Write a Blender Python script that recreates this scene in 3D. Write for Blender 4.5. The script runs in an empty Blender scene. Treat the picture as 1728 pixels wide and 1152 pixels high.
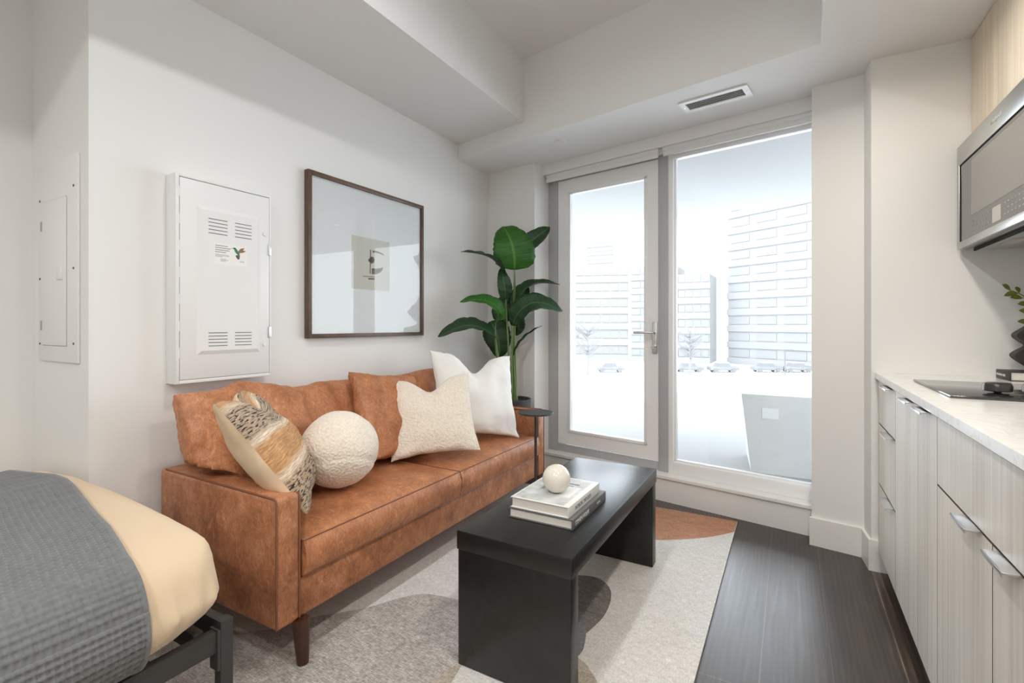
import bpy, bmesh, math, random
from mathutils import Vector, Matrix, noise

SC = bpy.context.scene
COL = SC.collection
rad = math.radians

# ------------------------------------------------------------------ camera
cd = bpy.data.cameras.new('camera')
cam = bpy.data.objects.new('camera', cd)
COL.objects.link(cam)
cam.location = (0, 0, 1.12)
cam.rotation_euler = (math.pi / 2, 0, math.atan2(470, 827))
cd.sensor_width = 36
cd.lens = 36 * 827 / 1728
cd.shift_y = -27 / 1728
cd.clip_start = 0.02
cd.clip_end = 800
SC.camera = cam

# ------------------------------------------------------------------ world, exposure
SC.view_settings.view_transform = 'Standard'
SC.view_settings.look = 'None'
SC.view_settings.gamma = 1
SC.view_settings.use_curve_mapping = False
SC.view_settings.exposure = 0.28
SC.cycles.use_denoising = True
SC.cycles.max_bounces = 14
SC.cycles.diffuse_bounces = 8
SC.cycles.transparent_max_bounces = 24
SC.cycles.caustics_reflective = False
SC.cycles.caustics_refractive = False
SC.cycles.sample_clamp_indirect = 6
w = bpy.data.worlds.new('overcast_sky')
SC.world = w
w.use_nodes = True
bg = w.node_tree.nodes['Background']
bg.inputs[0].default_value = (0.86, 0.93, 1.0, 1)
bg.inputs[1].default_value = 6.4

FILL_COL, KITCHEN_COL = (.97, .985, 1), (1, .91, .79)     # neutral added fill lamps, warmer kitchen lights

# ------------------------------------------------------------------ materials
def nt(name):
    m = bpy.data.materials.new(name)
    m.use_nodes = True
    n = m.node_tree.nodes
    return m, n, m.node_tree.links, n['Principled BSDF']

def mat(name, col, rough=0.5, metal=0.0, spec=0.5, bump=0, bscale=200, var=0, vscale=6, coat=0, sheen=0):
    m, n, l, b = nt(name)
    b.inputs['Base Color'].default_value = (*col, 1)
    b.inputs['Roughness'].default_value = rough
    b.inputs['Metallic'].default_value = metal
    b.inputs['Specular IOR Level'].default_value = spec
    b.inputs['Coat Weight'].default_value = coat
    b.inputs['Sheen Weight'].default_value = sheen
    tc = n.new('ShaderNodeTexCoord')
    if var:
        t = n.new('ShaderNodeTexNoise'); t.inputs['Scale'].default_value = vscale; t.inputs['Detail'].default_value = 4
        l.new(tc.outputs['Object'], t.inputs['Vector'])
        r = n.new('ShaderNodeMapRange'); r.inputs[3].default_value = 1 - var; r.inputs[4].default_value = 1 + var
        r.inputs[1].default_value = 0.3; r.inputs[2].default_value = 0.7
        l.new(t.outputs['Fac'], r.inputs[0])
        mx = n.new('ShaderNodeMix'); mx.data_type = 'RGBA'; mx.blend_type = 'MULTIPLY'; mx.inputs[0].default_value = 1
        mx.inputs[6].default_value = (*col, 1)
        l.new(r.outputs[0], mx.inputs[7]); l.new(mx.outputs[2], b.inputs['Base Color'])
    if bump:
        t = n.new('ShaderNodeTexNoise'); t.inputs['Scale'].default_value = bscale; t.inputs['Detail'].default_value = 3
        l.new(tc.outputs['Object'], t.inputs['Vector'])
        bp = n.new('ShaderNodeBump'); bp.inputs['Strength'].default_value = bump; bp.inputs['Distance'].default_value = 0.004
        l.new(t.outputs['Fac'], bp.inputs['Height']); l.new(bp.outputs[0], b.inputs['Normal'])
    return m

def ramp(n, stops):
    r = n.new('ShaderNodeValToRGB')
    e = r.color_ramp.elements
    while len(e) < len(stops):
        e.new(0.5)
    for k, (p, c) in enumerate(stops):
        e[k].position = p; e[k].color = (*c, 1)
    return r

def stretched(n, l, scale, kind='noise', detail=5, sc=1.0, rough=0.6, dist=0):
    tc = n.new('ShaderNodeTexCoord')
    mp = n.new('ShaderNodeMapping'); mp.inputs['Scale'].default_value = scale
    l.new(tc.outputs['Object'], mp.inputs['Vector'])
    t = n.new('ShaderNodeTexNoise'); t.inputs['Scale'].default_value = sc; t.inputs['Detail'].default_value = detail
    t.inputs['Roughness'].default_value = rough; t.inputs['Distortion'].default_value = dist
    l.new(mp.outputs[0], t.inputs['Vector'])
    return t

def mixc(n, l, mode, fac, a, b):
    mx = n.new('ShaderNodeMix'); mx.data_type = 'RGBA'; mx.blend_type = mode
    for sock, v in ((0, fac), (6, a), (7, b)):
        if hasattr(v, 'is_output'):
            l.new(v, mx.inputs[sock])
        elif sock == 0:
            mx.inputs[0].default_value = v
        else:
            mx.inputs[sock].default_value = (*v, 1)
    return mx.outputs[2]

def wood(name, stops, scale, rough=0.4, fine=None, spec=0.5, bump=0.1, coat=0):
    FINE_LO = 0.88 if 'laminate' in name else 0.78
    m, n, l, b = nt(name)
    t = stretched(n, l, scale, detail=4, dist=0.4)
    r = ramp(n, stops); l.new(t.outputs['Fac'], r.inputs[0])
    col = r.outputs[0]
    if fine:
        f = stretched(n, l, fine, detail=3)
        fr = ramp(n, [(0.35, (FINE_LO,) * 3), (0.65, (1.08, 1.08, 1.08))]); l.new(f.outputs['Fac'], fr.inputs[0])
        col = mixc(n, l, 'MULTIPLY', 1.0, col, fr.outputs[0])
        bp = n.new('ShaderNodeBump'); bp.inputs['Strength'].default_value = bump; bp.inputs['Distance'].default_value = 0.002
        l.new(f.outputs['Fac'], bp.inputs['Height']); l.new(bp.outputs[0], b.inputs['Normal'])
    l.new(col, b.inputs['Base Color'])
    b.inputs['Roughness'].default_value = rough
    b.inputs['Specular IOR Level'].default_value = spec
    b.inputs['Coat Weight'].default_value = coat
    return m

def leather(name, dark, mid, light):
    m, n, l, b = nt(name)
    t = stretched(n, l, (1, 1, 1), sc=7, detail=8, rough=0.72)
    r = ramp(n, [(0.30, dark), (0.5, mid), (0.68, light)]); l.new(t.outputs['Fac'], r.inputs[0])
    s = stretched(n, l, (1.0, 1.0, .55), sc=26, detail=6, rough=0.6, dist=1.6)
    s.noise_type = 'RIDGED_MULTIFRACTAL'; s.normalize = True
    sr = ramp(n, [(0.0, (0.72, 0.68, 0.64)), (0.30, (0.98, 0.97, 0.96)), (0.62, (1.5, 1.62, 1.75))]); l.new(s.outputs['Fac'], sr.inputs[0])
    k = stretched(n, l, (1, 1, .6), sc=55, detail=6, rough=0.75, dist=2.5)
    kr = ramp(n, [(0.36, (0.66, 0.63, 0.60)), (0.52, (1, 1, 1)), (0.66, (1.30, 1.34, 1.38))]); l.new(k.outputs['Fac'], kr.inputs[0])
    r0 = mixc(n, l, 'MULTIPLY', 0.75, r.outputs[0], kr.outputs[0])
    c = mixc(n, l, 'MULTIPLY', 0.5, r0, sr.outputs[0])
    l.new(c, b.inputs['Base Color'])
    b.inputs['Roughness'].default_value = 0.48
    b.inputs['Specular IOR Level'].default_value = 0.4
    f = stretched(n, l, (1, 1, 1), sc=110, detail=3)
    g = stretched(n, l, (1, 1, 1), sc=14, detail=4)
    ad = n.new('ShaderNodeMath'); ad.operation = 'MULTIPLY_ADD'; ad.inputs[1].default_value = 2.2
    l.new(g.outputs['Fac'], ad.inputs[0]); l.new(f.outputs['Fac'], ad.inputs[2])
    bp = n.new('ShaderNodeBump'); bp.inputs['Strength'].default_value = 0.25; bp.inputs['Distance'].default_value = 0.004
    l.new(ad.outputs[0], bp.inputs['Height']); l.new(bp.outputs[0], b.inputs['Normal'])
    return m

M = {}
M['wall'] = mat('painted_wall', (0.80, 0.798, 0.785), 0.65, bump=0.03, bscale=260)
M['ceiling'] = mat('painted_ceiling', (0.79, 0.79, 0.782), 0.8)
M['trim'] = mat('painted_trim', (0.82, 0.81, 0.785), 0.35)
M['white_metal'] = mat('white_enamel', (0.80, 0.80, 0.80), 0.4)
M['white_frame'] = mat('window_frame_white', (0.85, 0.855, 0.86), 0.35)
M['grey_frame'] = mat('door_frame_grey', (0.44, 0.45, 0.47), 0.4)
M['slot'] = mat('dark_slot', (0.12, 0.115, 0.11), 0.8)
M['gap'] = mat('shadow_gap', (0.02, 0.02, 0.02), 0.9)
M['blind'] = mat('blind_fabric', (0.80, 0.80, 0.80), 0.7, bump=0.05, bscale=600)
M['steel'] = mat('brushed_steel', (0.55, 0.55, 0.54), 0.32, metal=1)
M['chrome'] = mat('satin_chrome', (0.78, 0.79, 0.80), 0.35, metal=1)
M['aluminium'] = mat('anodised_aluminium', (0.78, 0.79, 0.81), 0.28, metal=1)
M['black_metal'] = mat('powder_coated_black', (0.042, 0.042, 0.042), 0.45, spec=0.5)
M['leather'] = leather('tan_leather', (0.235, 0.090, 0.042), (0.47, 0.200, 0.097), (0.63, 0.305, 0.165))
M['leather_cushion'] = leather('tan_leather_soft', (0.31, 0.120, 0.053), (0.51, 0.214, 0.100), (0.64, 0.300, 0.155))
M['piping'] = mat('leather_piping', (0.20, 0.075, 0.034), 0.5)
M['walnut'] = wood('dark_walnut', [(0.3, (0.035, 0.012, 0.007)), (0.7, (0.075, 0.027, 0.015))], (20, 20, 2), 0.35, (120, 120, 8))
M['frame_wood'] = wood('brown_frame_wood', [(0.3, (0.085, 0.047, 0.030)), (0.7, (0.155, 0.090, 0.060))], (30, 4, 4), 0.45, (200, 20, 20))
M['black_wood'] = wood('black_stained_wood', [(0.3, (0.006, 0.0057, 0.0057)), (0.7, (0.014, 0.013, 0.0125))], (26, 2.2, 26), 0.34, (160, 8, 160), spec=0.55, bump=0.2)
M['laminate'] = wood('pale_laminate', [(0.25, (0.585, 0.535, 0.46)), (0.5, (0.69, 0.64, 0.565)), (0.75, (0.76, 0.715, 0.65))], (9, 9, 0.45), 0.42, (70, 70, 1.2), bump=0.03)
M['laminate_upper_lit'] = wood('warm_maple_laminate', [(0.25, (0.70, 0.60, 0.46)), (0.5, (0.80, 0.705, 0.56)), (0.75, (0.85, 0.765, 0.63))], (9, 9, 0.45), 0.42, (70, 70, 1.2), bump=0.03)  # the cabinets' pale laminate with warm kitchen light put into its colour
M['laminate_edge'] = mat('laminate_edge', (0.15, 0.115, 0.08), 0.7)
M['quartz'] = None
M['black_glass'] = mat('black_ceramic_glass', (0.03, 0.03, 0.03), 0.08, spec=0.9)
M['oven_glass'] = mat('oven_door_glass', (0.10, 0.095, 0.088), 0.07, spec=1.0)
M['oven_window'] = mat('oven_window', (0.19, 0.18, 0.165), 0.10, spec=1.0)
M['display'] = mat('control_display', (0.46, 0.43, 0.38), 0.3)
M['print_light'] = mat('light_print', (0.30, 0.29, 0.265), 0.5)
M['black_plastic'] = mat('black_plastic', (0.018, 0.017, 0.016), 0.3)
M['bronze'] = mat('dark_bronze_knob', (0.030, 0.025, 0.022), 0.28, metal=0.3, spec=0.7)
M['duvet'] = mat('cream_cotton', (0.66, 0.515, 0.355), 0.9, bump=0.12, bscale=300, sheen=0.2)
M['blanket'] = mat('grey_waffle_cotton', (0.165, 0.172, 0.178), 0.95, sheen=0.3, bump=0.15, bscale=700, var=0.12, vscale=60)
M['white_linen'] = mat('white_linen', (0.88, 0.875, 0.855), 0.9, bump=0.12, bscale=350, sheen=0.2)
M['cream_back'] = mat('cream_cotton_back', (0.72, 0.565, 0.39), 0.9, bump=0.1, bscale=350)
M['pot'] = mat('charcoal_pot', (0.055, 0.056, 0.060), 0.65, bump=0.1, bscale=120)
M['soil'] = mat('dark_gravel', (0.03, 0.03, 0.032), 0.9, bump=1.0, bscale=120, var=0.6, vscale=150)
M['stem'] = mat('plant_stem', (0.13, 0.20, 0.055), 0.5)
M['paper'] = mat('book_paper', (0.72, 0.69, 0.63), 0.8)
M['mat_board'] = mat('white_mat_board', (0.76, 0.765, 0.78), 0.8)
M['print_paper'] = mat('beige_print_paper', (0.60, 0.58, 0.52), 0.8)
M['print_ink'] = mat('brown_print_ink', (0.16, 0.10, 0.075), 0.7, var=0.35, vscale=60)
M['ceramic'] = mat('ivory_ceramic', (0.74, 0.70, 0.63), 0.12, spec=0.6, var=0.04, vscale=8)
M['grey_cover'] = mat('grey_book_cloth', (0.125, 0.128, 0.128), 0.6)
M['white_cover'] = mat('white_book_cover', (0.72, 0.72, 0.70), 0.45)
M['cover_grey'] = mat('pale_grey_cover_print', (0.52, 0.54, 0.54), 0.45, var=0.25, vscale=22)
M['ink_grey'] = mat('grey_ink', (0.24, 0.24, 0.24), 0.6)
M['ink_white'] = mat('white_ink', (0.75, 0.75, 0.73), 0.6)
M['dark_cover'] = mat('dark_brown_cover', (0.030, 0.025, 0.022), 0.5)
M['vase'] = mat('dark_brown_ceramic', (0.028, 0.021, 0.018), 0.55, bump=0.08, bscale=300)
M['sprig'] = mat('olive_leaf', (0.17, 0.20, 0.030), 0.5)
M['sticker'] = mat('sticker_paper', (0.84, 0.84, 0.82), 0.5)
M['bird_green'] = mat('bird_green', (0.04, 0.22, 0.12), 0.6)
M['bird_brown'] = mat('bird_brown', (0.28, 0.17, 0.09), 0.6)
M['bird_dark'] = mat('bird_dark', (0.10, 0.09, 0.09), 0.6)
M['purple'] = mat('sticker_purple', (0.25, 0.13, 0.30), 0.6)
M['text_mauve'] = mat('sticker_text_mauve', (0.40, 0.38, 0.42), 0.6)
# outside
M['snow'] = mat('snow', (0.80, 0.81, 0.83), 0.9)
M['concrete'] = mat('balcony_concrete', (0.34, 0.34, 0.34), 0.9)
M['soffit'] = mat('balcony_soffit_paint', (0.295, 0.293, 0.287), 0.9)
M['pale_facade'] = mat('pale_facade', (0.212, 0.210, 0.206), 0.9)
M['grey_band'] = mat('grey_facade_band', (0.200, 0.199, 0.197), 0.9)
M['yellow_facade'] = mat('yellowish_facade', (0.208, 0.202, 0.176), 0.9)
M['facade_glass'] = mat('facade_window', (0.186, 0.186, 0.186), 0.8)
M['car_paint'] = mat('snowy_car', (0.155, 0.156, 0.158), 0.7)
M['car_glass'] = mat('car_window', (0.130, 0.131, 0.134), 0.7)
M['bark'] = mat('frosted_bark', (0.165, 0.163, 0.160), 0.9)
M['post_grey'] = mat('lamp_post_grey', (0.115, 0.116, 0.118), 0.8)
M['panel_grey'] = mat('balcony_panel', (0.66, 0.66, 0.66), 0.8)

def glass(name, refl=1.0):
    m = bpy.data.materials.new(name); m.use_nodes = True
    n = m.node_tree.nodes; l = m.node_tree.links
    n.clear()
    o = n.new('ShaderNodeOutputMaterial'); mx = n.new('ShaderNodeMixShader')
    t = n.new('ShaderNodeBsdfTransparent'); g = n.new('ShaderNodeBsdfGlossy'); g.inputs['Roughness'].default_value = 0.0
    t.inputs[0].default_value = (0.97, 0.98, 0.98, 1)
    fr = n.new('ShaderNodeFresnel')
    ge = n.new('ShaderNodeNewGeometry'); io = n.new('ShaderNodeMapRange'); io.inputs[3].default_value = 1.45; io.inputs[4].default_value = 1 / 1.45
    l.new(ge.outputs['Backfacing'], io.inputs[0]); l.new(io.outputs[0], fr.inputs[0])
    mu = n.new('ShaderNodeMath'); mu.operation = 'MULTIPLY'; mu.inputs[1].default_value = refl
    l.new(fr.outputs[0], mu.inputs[0]); l.new(mu.outputs[0], mx.inputs[0])
    l.new(t.outputs[0], mx.inputs[1]); l.new(g.outputs[0], mx.inputs[2]); l.new(mx.outputs[0], o.inputs[0])
    return m
M['glass'] = glass('window_glass', 0.9)
M['art_glass'] = glass('picture_glass', 0.55)

def emission(name, col, s):
    m = bpy.data.materials.new(name); m.use_nodes = True
    b = m.node_tree.nodes['Principled BSDF']
    b.inputs['Base Color'].default_value = (0.8, 0.8, 0.8, 1)
    b.inputs['Emission Color'].default_value = (*col, 1); b.inputs['Emission Strength'].default_value = s
    return m
M['lamp_lens'] = emission('lit_lamp_lens', (1, 0.93, 0.84), 12)

def make_quartz():
    m, n, l, b = nt('white_quartz')
    t = stretched(n, l, (1, 1, 1), sc=5, detail=8, rough=0.7, dist=1.5)
    r = ramp(n, [(0.47, (0.82, 0.81, 0.785)), (0.50, (0.72, 0.71, 0.69)), (0.53, (0.82, 0.81, 0.785))])
    l.new(t.outputs['Fac'], r.inputs[0]); l.new(r.outputs[0], b.inputs['Base Color'])
    b.inputs['Roughness'].default_value = 0.16
    return m
M['quartz'] = make_quartz()

def make_floor():
    m, n, l, b = nt('dark_oak_planks')
    tc = n.new('ShaderNodeTexCoord'); sx = n.new('ShaderNodeSeparateXYZ'); l.new(tc.outputs['Object'], sx.inputs[0])
    cx = n.new('ShaderNodeCombineXYZ'); l.new(sx.outputs['Y'], cx.inputs['X']); l.new(sx.outputs['X'], cx.inputs['Y'])
    mp = n.new('ShaderNodeMapping'); mp.inputs['Location'].default_value = (PLANK_Y, PLANK_X, 0); l.new(cx.outputs[0], mp.inputs['Vector'])
    br = n.new('ShaderNodeTexBrick'); l.new(mp.outputs[0], br.inputs['Vector'])
    br.inputs['Scale'].default_value = 1; br.inputs['Brick Width'].default_value = 1.5; br.inputs['Row Height'].default_value = 0.2045
    br.inputs['Mortar Size'].default_value = 0.0012; br.inputs['Mortar Smooth'].default_value = 0.2; br.offset = 0.37
    br.inputs['Color1'].default_value = (0.030, 0.0225, 0.019, 1); br.inputs['Color2'].default_value = (0.072, 0.053, 0.043, 1)
    br.inputs['Mortar'].default_value = (0.13, 0.11, 0.09, 1)
    g = stretched(n, l, (55, 3.0, 1), sc=1, detail=6, rough=0.7, dist=0.6)
    gr = ramp(n, [(0.30, (0.45, 0.45, 0.46)), (0.52, (0.95, 0.95, 0.95)), (0.72, (1.9, 1.7, 1.5))]); l.new(g.outputs['Fac'], gr.inputs[0])
    c = mixc(n, l, 'MULTIPLY', 1.0, br.outputs['Color'], gr.outputs[0])
    wv = n.new('ShaderNodeTexWave'); wv.wave_type = 'BANDS'; wv.bands_direction = 'X'; wv.inputs['Scale'].default_value = 1
    wv.inputs['Distortion'].default_value = 9; wv.inputs['Detail'].default_value = 4; wv.inputs['Detail Scale'].default_value = .7; wv.inputs['Detail Roughness'].default_value = .6
    wm = n.new('ShaderNodeMapping'); wm.inputs['Scale'].default_value = (16, 1.3, 1); l.new(tc.outputs['Object'], wm.inputs['Vector']); l.new(wm.outputs[0], wv.inputs['Vector'])
    wr_ = ramp(n, [(0.1, (0.72, 0.72, 0.73)), (0.6, (1.0, 1.0, 1.0)), (0.95, (1.45, 1.36, 1.28))]); l.new(wv.outputs['Fac'], wr_.inputs[0])
    c = mixc(n, l, 'MULTIPLY', 0.8, c, wr_.outputs[0])
    p = stretched(n, l, (5, 1.5, 1), sc=1, detail=3)
    pr = ramp(n, [(0.35, (0.7, 0.7, 0.72)), (0.7, (1.5, 1.4, 1.3))]); l.new(p.outputs['Fac'], pr.inputs[0])
    c = mixc(n, l, 'MULTIPLY', 0.8, c, pr.outputs[0])
    l.new(c, b.inputs['Base Color'])
    rr = n.new('ShaderNodeMapRange'); rr.inputs[3].default_value = 0.22; rr.inputs[4].default_value = 0.46
    l.new(g.outputs['Fac'], rr.inputs[0]); l.new(rr.outputs[0], b.inputs['Roughness'])
    b.inputs['Specular IOR Level'].default_value = 0.8
    bp = n.new('ShaderNodeBump'); bp.inputs['Strength'].default_value = 0.12; bp.inputs['Distance'].default_value = 0.003
    l.new(g.outputs['Fac'], bp.inputs['Height']); l.new(bp.outputs[0], b.inputs['Normal'])
    return m

def make_rug(name, lo, hi, contrast=1.0):
    m, n, l, b = nt(name)
    t = stretched(n, l, (7, 22, 1), sc=1, detail=10, rough=0.80, dist=0.8)
    r = ramp(n, [(0.32, lo), (0.68, hi)]); l.new(t.outputs['Fac'], r.inputs[0])
    f = stretched(n, l, (45, 260, 1), sc=1, detail=3)
    f2 = stretched(n, l, (260, 45, 1), sc=1, detail=3)
    fr = ramp(n, [(0.38, (1 - .26 * contrast,) * 3), (0.62, (1 + .16 * contrast,) * 3)]); l.new(f.outputs['Fac'], fr.inputs[0])
    fr2 = ramp(n, [(0.38, (1 - .20 * contrast,) * 3), (0.62, (1 + .13 * contrast,) * 3)]); l.new(f2.outputs['Fac'], fr2.inputs[0])
    c = mixc(n, l, 'MULTIPLY', 1, r.outputs[0], fr.outputs[0]); c = mixc(n, l, 'MULTIPLY', 1, c, fr2.outputs[0])
    l.new(c, b.inputs['Base Color'])
    b.inputs['Roughness'].default_value = 0.92; b.inputs['Sheen Weight'].default_value = 0.2
    bp = n.new('ShaderNodeBump'); bp.inputs['Strength'].default_value = 0.2; bp.inputs['Distance'].default_value = 0.003
    l.new(f.outputs['Fac'], bp.inputs['Height']); l.new(bp.outputs[0], b.inputs['Normal'])
    return m
M['rug_cream'] = make_rug('rug_cream', (0.60, 0.58, 0.555), (0.73, 0.715, 0.69), 0.6)
M['rug_taupe'] = make_rug('rug_taupe', (0.29, 0.255, 0.23), (0.60, 0.565, 0.54), 1.3)
M['rug_tan'] = make_rug('rug_tan', (0.36, 0.30, 0.24), (0.52, 0.46, 0.38), 1.0)
M['rug_rust'] = make_rug('rug_rust', (0.36, 0.135, 0.060), (0.56, 0.29, 0.16), 1.2)
M['rug_grey'] = make_rug('rug_grey', (0.10, 0.09, 0.085), (0.24, 0.215, 0.20), 1.3)
M['rug_slate'] = make_rug('rug_slate', (0.12, 0.125, 0.14), (0.22, 0.225, 0.24), 1.0)

def make_boucle():
    m, n, l, b = nt('cream_boucle')
    b.inputs['Base Color'].default_value = (0.76, 0.68, 0.575, 1)
    b.inputs['Roughness'].default_value = 0.95; b.inputs['Sheen Weight'].default_value = 0.4
    tc = n.new('ShaderNodeTexCoord')
    v = n.new('ShaderNodeTexVoronoi'); v.inputs['Scale'].default_value = 115; l.new(tc.outputs['Object'], v.inputs['Vector'])
    v.feature = 'SMOOTH_F1'
    bp = n.new('ShaderNodeBump'); bp.inputs['Strength'].default_value = 0.7; bp.inputs['Distance'].default_value = 0.006; bp.invert = True
    l.new(v.outputs['Distance'], bp.inputs['Height']); l.new(bp.outputs[0], b.inputs['Normal'])
    r = ramp(n, [(0.0, (0.90, 0.825, 0.72)), (0.8, (0.74, 0.655, 0.55))]); l.new(v.outputs['Distance'], r.inputs[0])
    l.new(r.outputs[0], b.inputs['Base Color'])
    return m
M['boucle'] = make_boucle()

def make_woven():
    # stripes across the pillow, along its local x: tan / cream bands with black flecks
    m, n, l, b = nt('woven_stripe')
    tc = n.new('ShaderNodeTexCoord'); sx = n.new('ShaderNodeSeparateXYZ'); l.new(tc.outputs['UV'], sx.inputs[0])
    st = ramp(n, [(0.0, (0.42, 0.32, 0.23)), (0.04, (0.42, 0.32, 0.23)), (0.18, (0.42, 0.32, 0.23)), (0.34, (0.45, 0.33, 0.22)),
                  (0.38, (0.72, 0.60, 0.46)), (0.42, (0.52, 0.29, 0.13)), (0.55, (0.55, 0.31, 0.15)), (0.58, (0.74, 0.63, 0.50)),
                  (0.62, (0.43, 0.33, 0.24)), (0.80, (0.44, 0.34, 0.25)), (0.84, (0.70, 0.57, 0.42)), (0.90, (0.53, 0.30, 0.14)), (0.97, (0.44, 0.33, 0.23))])
    l.new(sx.outputs['Y'], st.inputs[0])
    mp = n.new('ShaderNodeMapping'); mp.inputs['Scale'].default_value = (9, 130, 1); l.new(tc.outputs['UV'], mp.inputs['Vector'])
    t = n.new('ShaderNodeTexNoise'); t.inputs['Scale'].default_value = 1; t.inputs['Detail'].default_value = 6; t.inputs['Roughness'].default_value = 0.75
    l.new(mp.outputs[0], t.inputs['Vector'])
    fr = ramp(n, [(0.36, (0.62, 0.55, 0.5)), (0.5, (1, 1, 1)), (0.62, (1.35, 1.4, 1.45))]); l.new(t.outputs['Fac'], fr.inputs[0])
    c = mixc(n, l, 'MULTIPLY', 1, st.outputs[0], fr.outputs[0])
    # dark flecks inside the grey-beige bands
    msk = ramp(n, [(0.0, (1, 1, 1)), (0.02, (1, 1, 1)), (0.16, (1, 1, 1)), (0.33, (1, 1, 1)), (0.36, (0, 0, 0)), (0.60, (0, 0, 0)), (0.63, (1, 1, 1)),
                   (0.80, (1, 1, 1)), (0.83, (0, 0, 0)), (0.95, (0, 0, 0)), (0.98, (1, 1, 1))])
    l.new(sx.outputs['Y'], msk.inputs[0])
    mp2 = n.new('ShaderNodeMapping'); mp2.inputs['Scale'].default_value = (17, 95, 1); mp2.inputs['Location'].default_value = (3, 7, 0); l.new(tc.outputs['UV'], mp2.inputs['Vector'])
    t2 = n.new('ShaderNodeTexNoise'); t2.inputs['Scale'].default_value = 1; t2.inputs['Detail'].default_value = 5; l.new(mp2.outputs[0], t2.inputs['Vector'])
    k = ramp(n, [(0.52, (0, 0, 0)), (0.58, (1, 1, 1))]); l.new(t2.outputs['Fac'], k.inputs[0])
    mm = mixc(n, l, 'MULTIPLY', 1, msk.outputs[0], k.outputs[0])
    c = mixc(n, l, 'MIX', mm, c, (0.035, 0.03, 0.03))
    l.new(c, b.inputs['Base Color']); b.inputs['Roughness'].default_value = 0.95
    bp = n.new('ShaderNodeBump'); bp.inputs['Strength'].default_value = 0.6; bp.inputs['Distance'].default_value = 0.004
    l.new(t.outputs['Fac'], bp.inputs['Height']); l.new(bp.outputs[0], b.inputs['Normal'])
    return m
M['woven'] = make_woven()

def make_leaf(name, lo, hi):
    m, n, l, b = nt(name)
    tc = n.new('ShaderNodeTexCoord'); sx = n.new('ShaderNodeSeparateXYZ'); l.new(tc.outputs['UV'], sx.inputs[0])
    mp = n.new('ShaderNodeMapping'); mp.inputs['Scale'].default_value = (1.5, 42, 1); l.new(tc.outputs['UV'], mp.inputs['Vector'])
    t = n.new('ShaderNodeTexNoise'); t.inputs['Scale'].default_value = 1; t.inputs['Detail'].default_value = 2; l.new(mp.outputs[0], t.inputs['Vector'])
    r = ramp(n, [(0.35, lo), (0.65, hi)]); l.new(t.outputs['Fac'], r.inputs[0])
    mid = n.new('ShaderNodeMath'); mid.operation = 'SUBTRACT'; mid.inputs[1].default_value = 0.5; l.new(sx.outputs['X'], mid.inputs[0])
    ab = n.new('ShaderNodeMath'); ab.operation = 'ABSOLUTE'; l.new(mid.outputs[0], ab.inputs[0])
    rm = ramp(n, [(0.0, (1, 1, 1)), (0.025, (0.8, 0.8, 0.8)), (0.04, (0, 0, 0))]); l.new(ab.outputs[0], rm.inputs[0])
    c = mixc(n, l, 'MIX', rm.outputs[0], r.outputs[0], (hi[0] * 1.6 + .04, hi[1] * 1.35 + .04, hi[2] * 1.3 + .02))
    l.new(c, b.inputs['Base Color']); b.inputs['Roughness'].default_value = 0.42
    b.inputs['Specular IOR Level'].default_value = 0.5
    bp = n.new('ShaderNodeBump'); bp.inputs['Strength'].default_value = 0.35; bp.inputs['Distance'].default_value = 0.003
    l.new(t.outputs['Fac'], bp.inputs['Height']); l.new(bp.outputs[0], b.inputs['Normal'])
    # leaves let some light through
    tr = n.new('ShaderNodeBsdfTranslucent'); l.new(c, tr.inputs[0])
    mx = n.new('ShaderNodeMixShader'); mx.inputs[0].default_value = 0.22
    out = n['Material Output']; l.new(b.outputs[0], mx.inputs[1]); l.new(tr.outputs[0], mx.inputs[2]); l.new(mx.outputs[0], out.inputs[0])
    return m
M['leaf'] = make_leaf('deep_green_leaf', (0.012, 0.045, 0.016), (0.030, 0.095, 0.030))
M['leaf_bright'] = make_leaf('bright_green_leaf', (0.020, 0.115, 0.012), (0.050, 0.20, 0.025))

# ------------------------------------------------------------------ builders
WM = {}
def _finish(o, label, cat, group, kind):
    if label: o['label'] = label
    if cat: o['category'] = cat
    if group: o['group'] = group
    if kind: o['kind'] = kind

def thing(name, label, cat, loc, rotz=0, group=None):
    o = bpy.data.objects.new(name, None)
    o.empty_display_size = 0.1
    COL.objects.link(o)
    o.location = loc; o.rotation_euler = (0, 0, rotz)
    WM[o] = Matrix.Translation(loc) @ Matrix.Rotation(rotz, 4, 'Z')
    _finish(o, label, cat, group, None)
    return o

def obj(name, bm, m, parent=None, label=None, cat=None, group=None, kind=None, smooth=35, world=True):
    """link one mesh object; bm holds world coordinates"""
    if isinstance(bm, bmesh.types.BMesh):
        bmesh.ops.recalc_face_normals(bm, faces=bm.faces[:]) if not bm.faces.layers.int.get('keep') else None
        me = bpy.data.meshes.new(name); bm.to_mesh(me); bm.free()
    else:
        me = bm; me.name = name
    for k in (m if isinstance(m, (list, tuple)) else [m]):
        me.materials.append(k)
    if smooth:
        me.polygons.foreach_set('use_smooth', [True] * len(me.polygons))
        me.set_sharp_from_angle(angle=rad(smooth))
    o = bpy.data.objects.new(name, me)
    COL.objects.link(o)
    if parent is not None:
        me.transform(WM[parent].inverted())
        o.parent = parent
        WM[o] = WM[parent]
    elif world:
        xs = [v.co for v in me.vertices]
        c = Vector(((min(v.x for v in xs) + max(v.x for v in xs)) / 2, (min(v.y for v in xs) + max(v.y for v in xs)) / 2, min(v.z for v in xs)))
        me.transform(Matrix.Translation(-c)); o.location = c
        WM[o] = Matrix.Translation(c)
    _finish(o, label, cat, group, kind)
    return o

def struct(name, bm, m, parent=None, smooth=0):
    o = obj(name, bm, m, parent, kind=None if parent else 'structure', smooth=smooth, world=False)
    if parent is None: WM[o] = Matrix.Identity(4)
    return o

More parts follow.
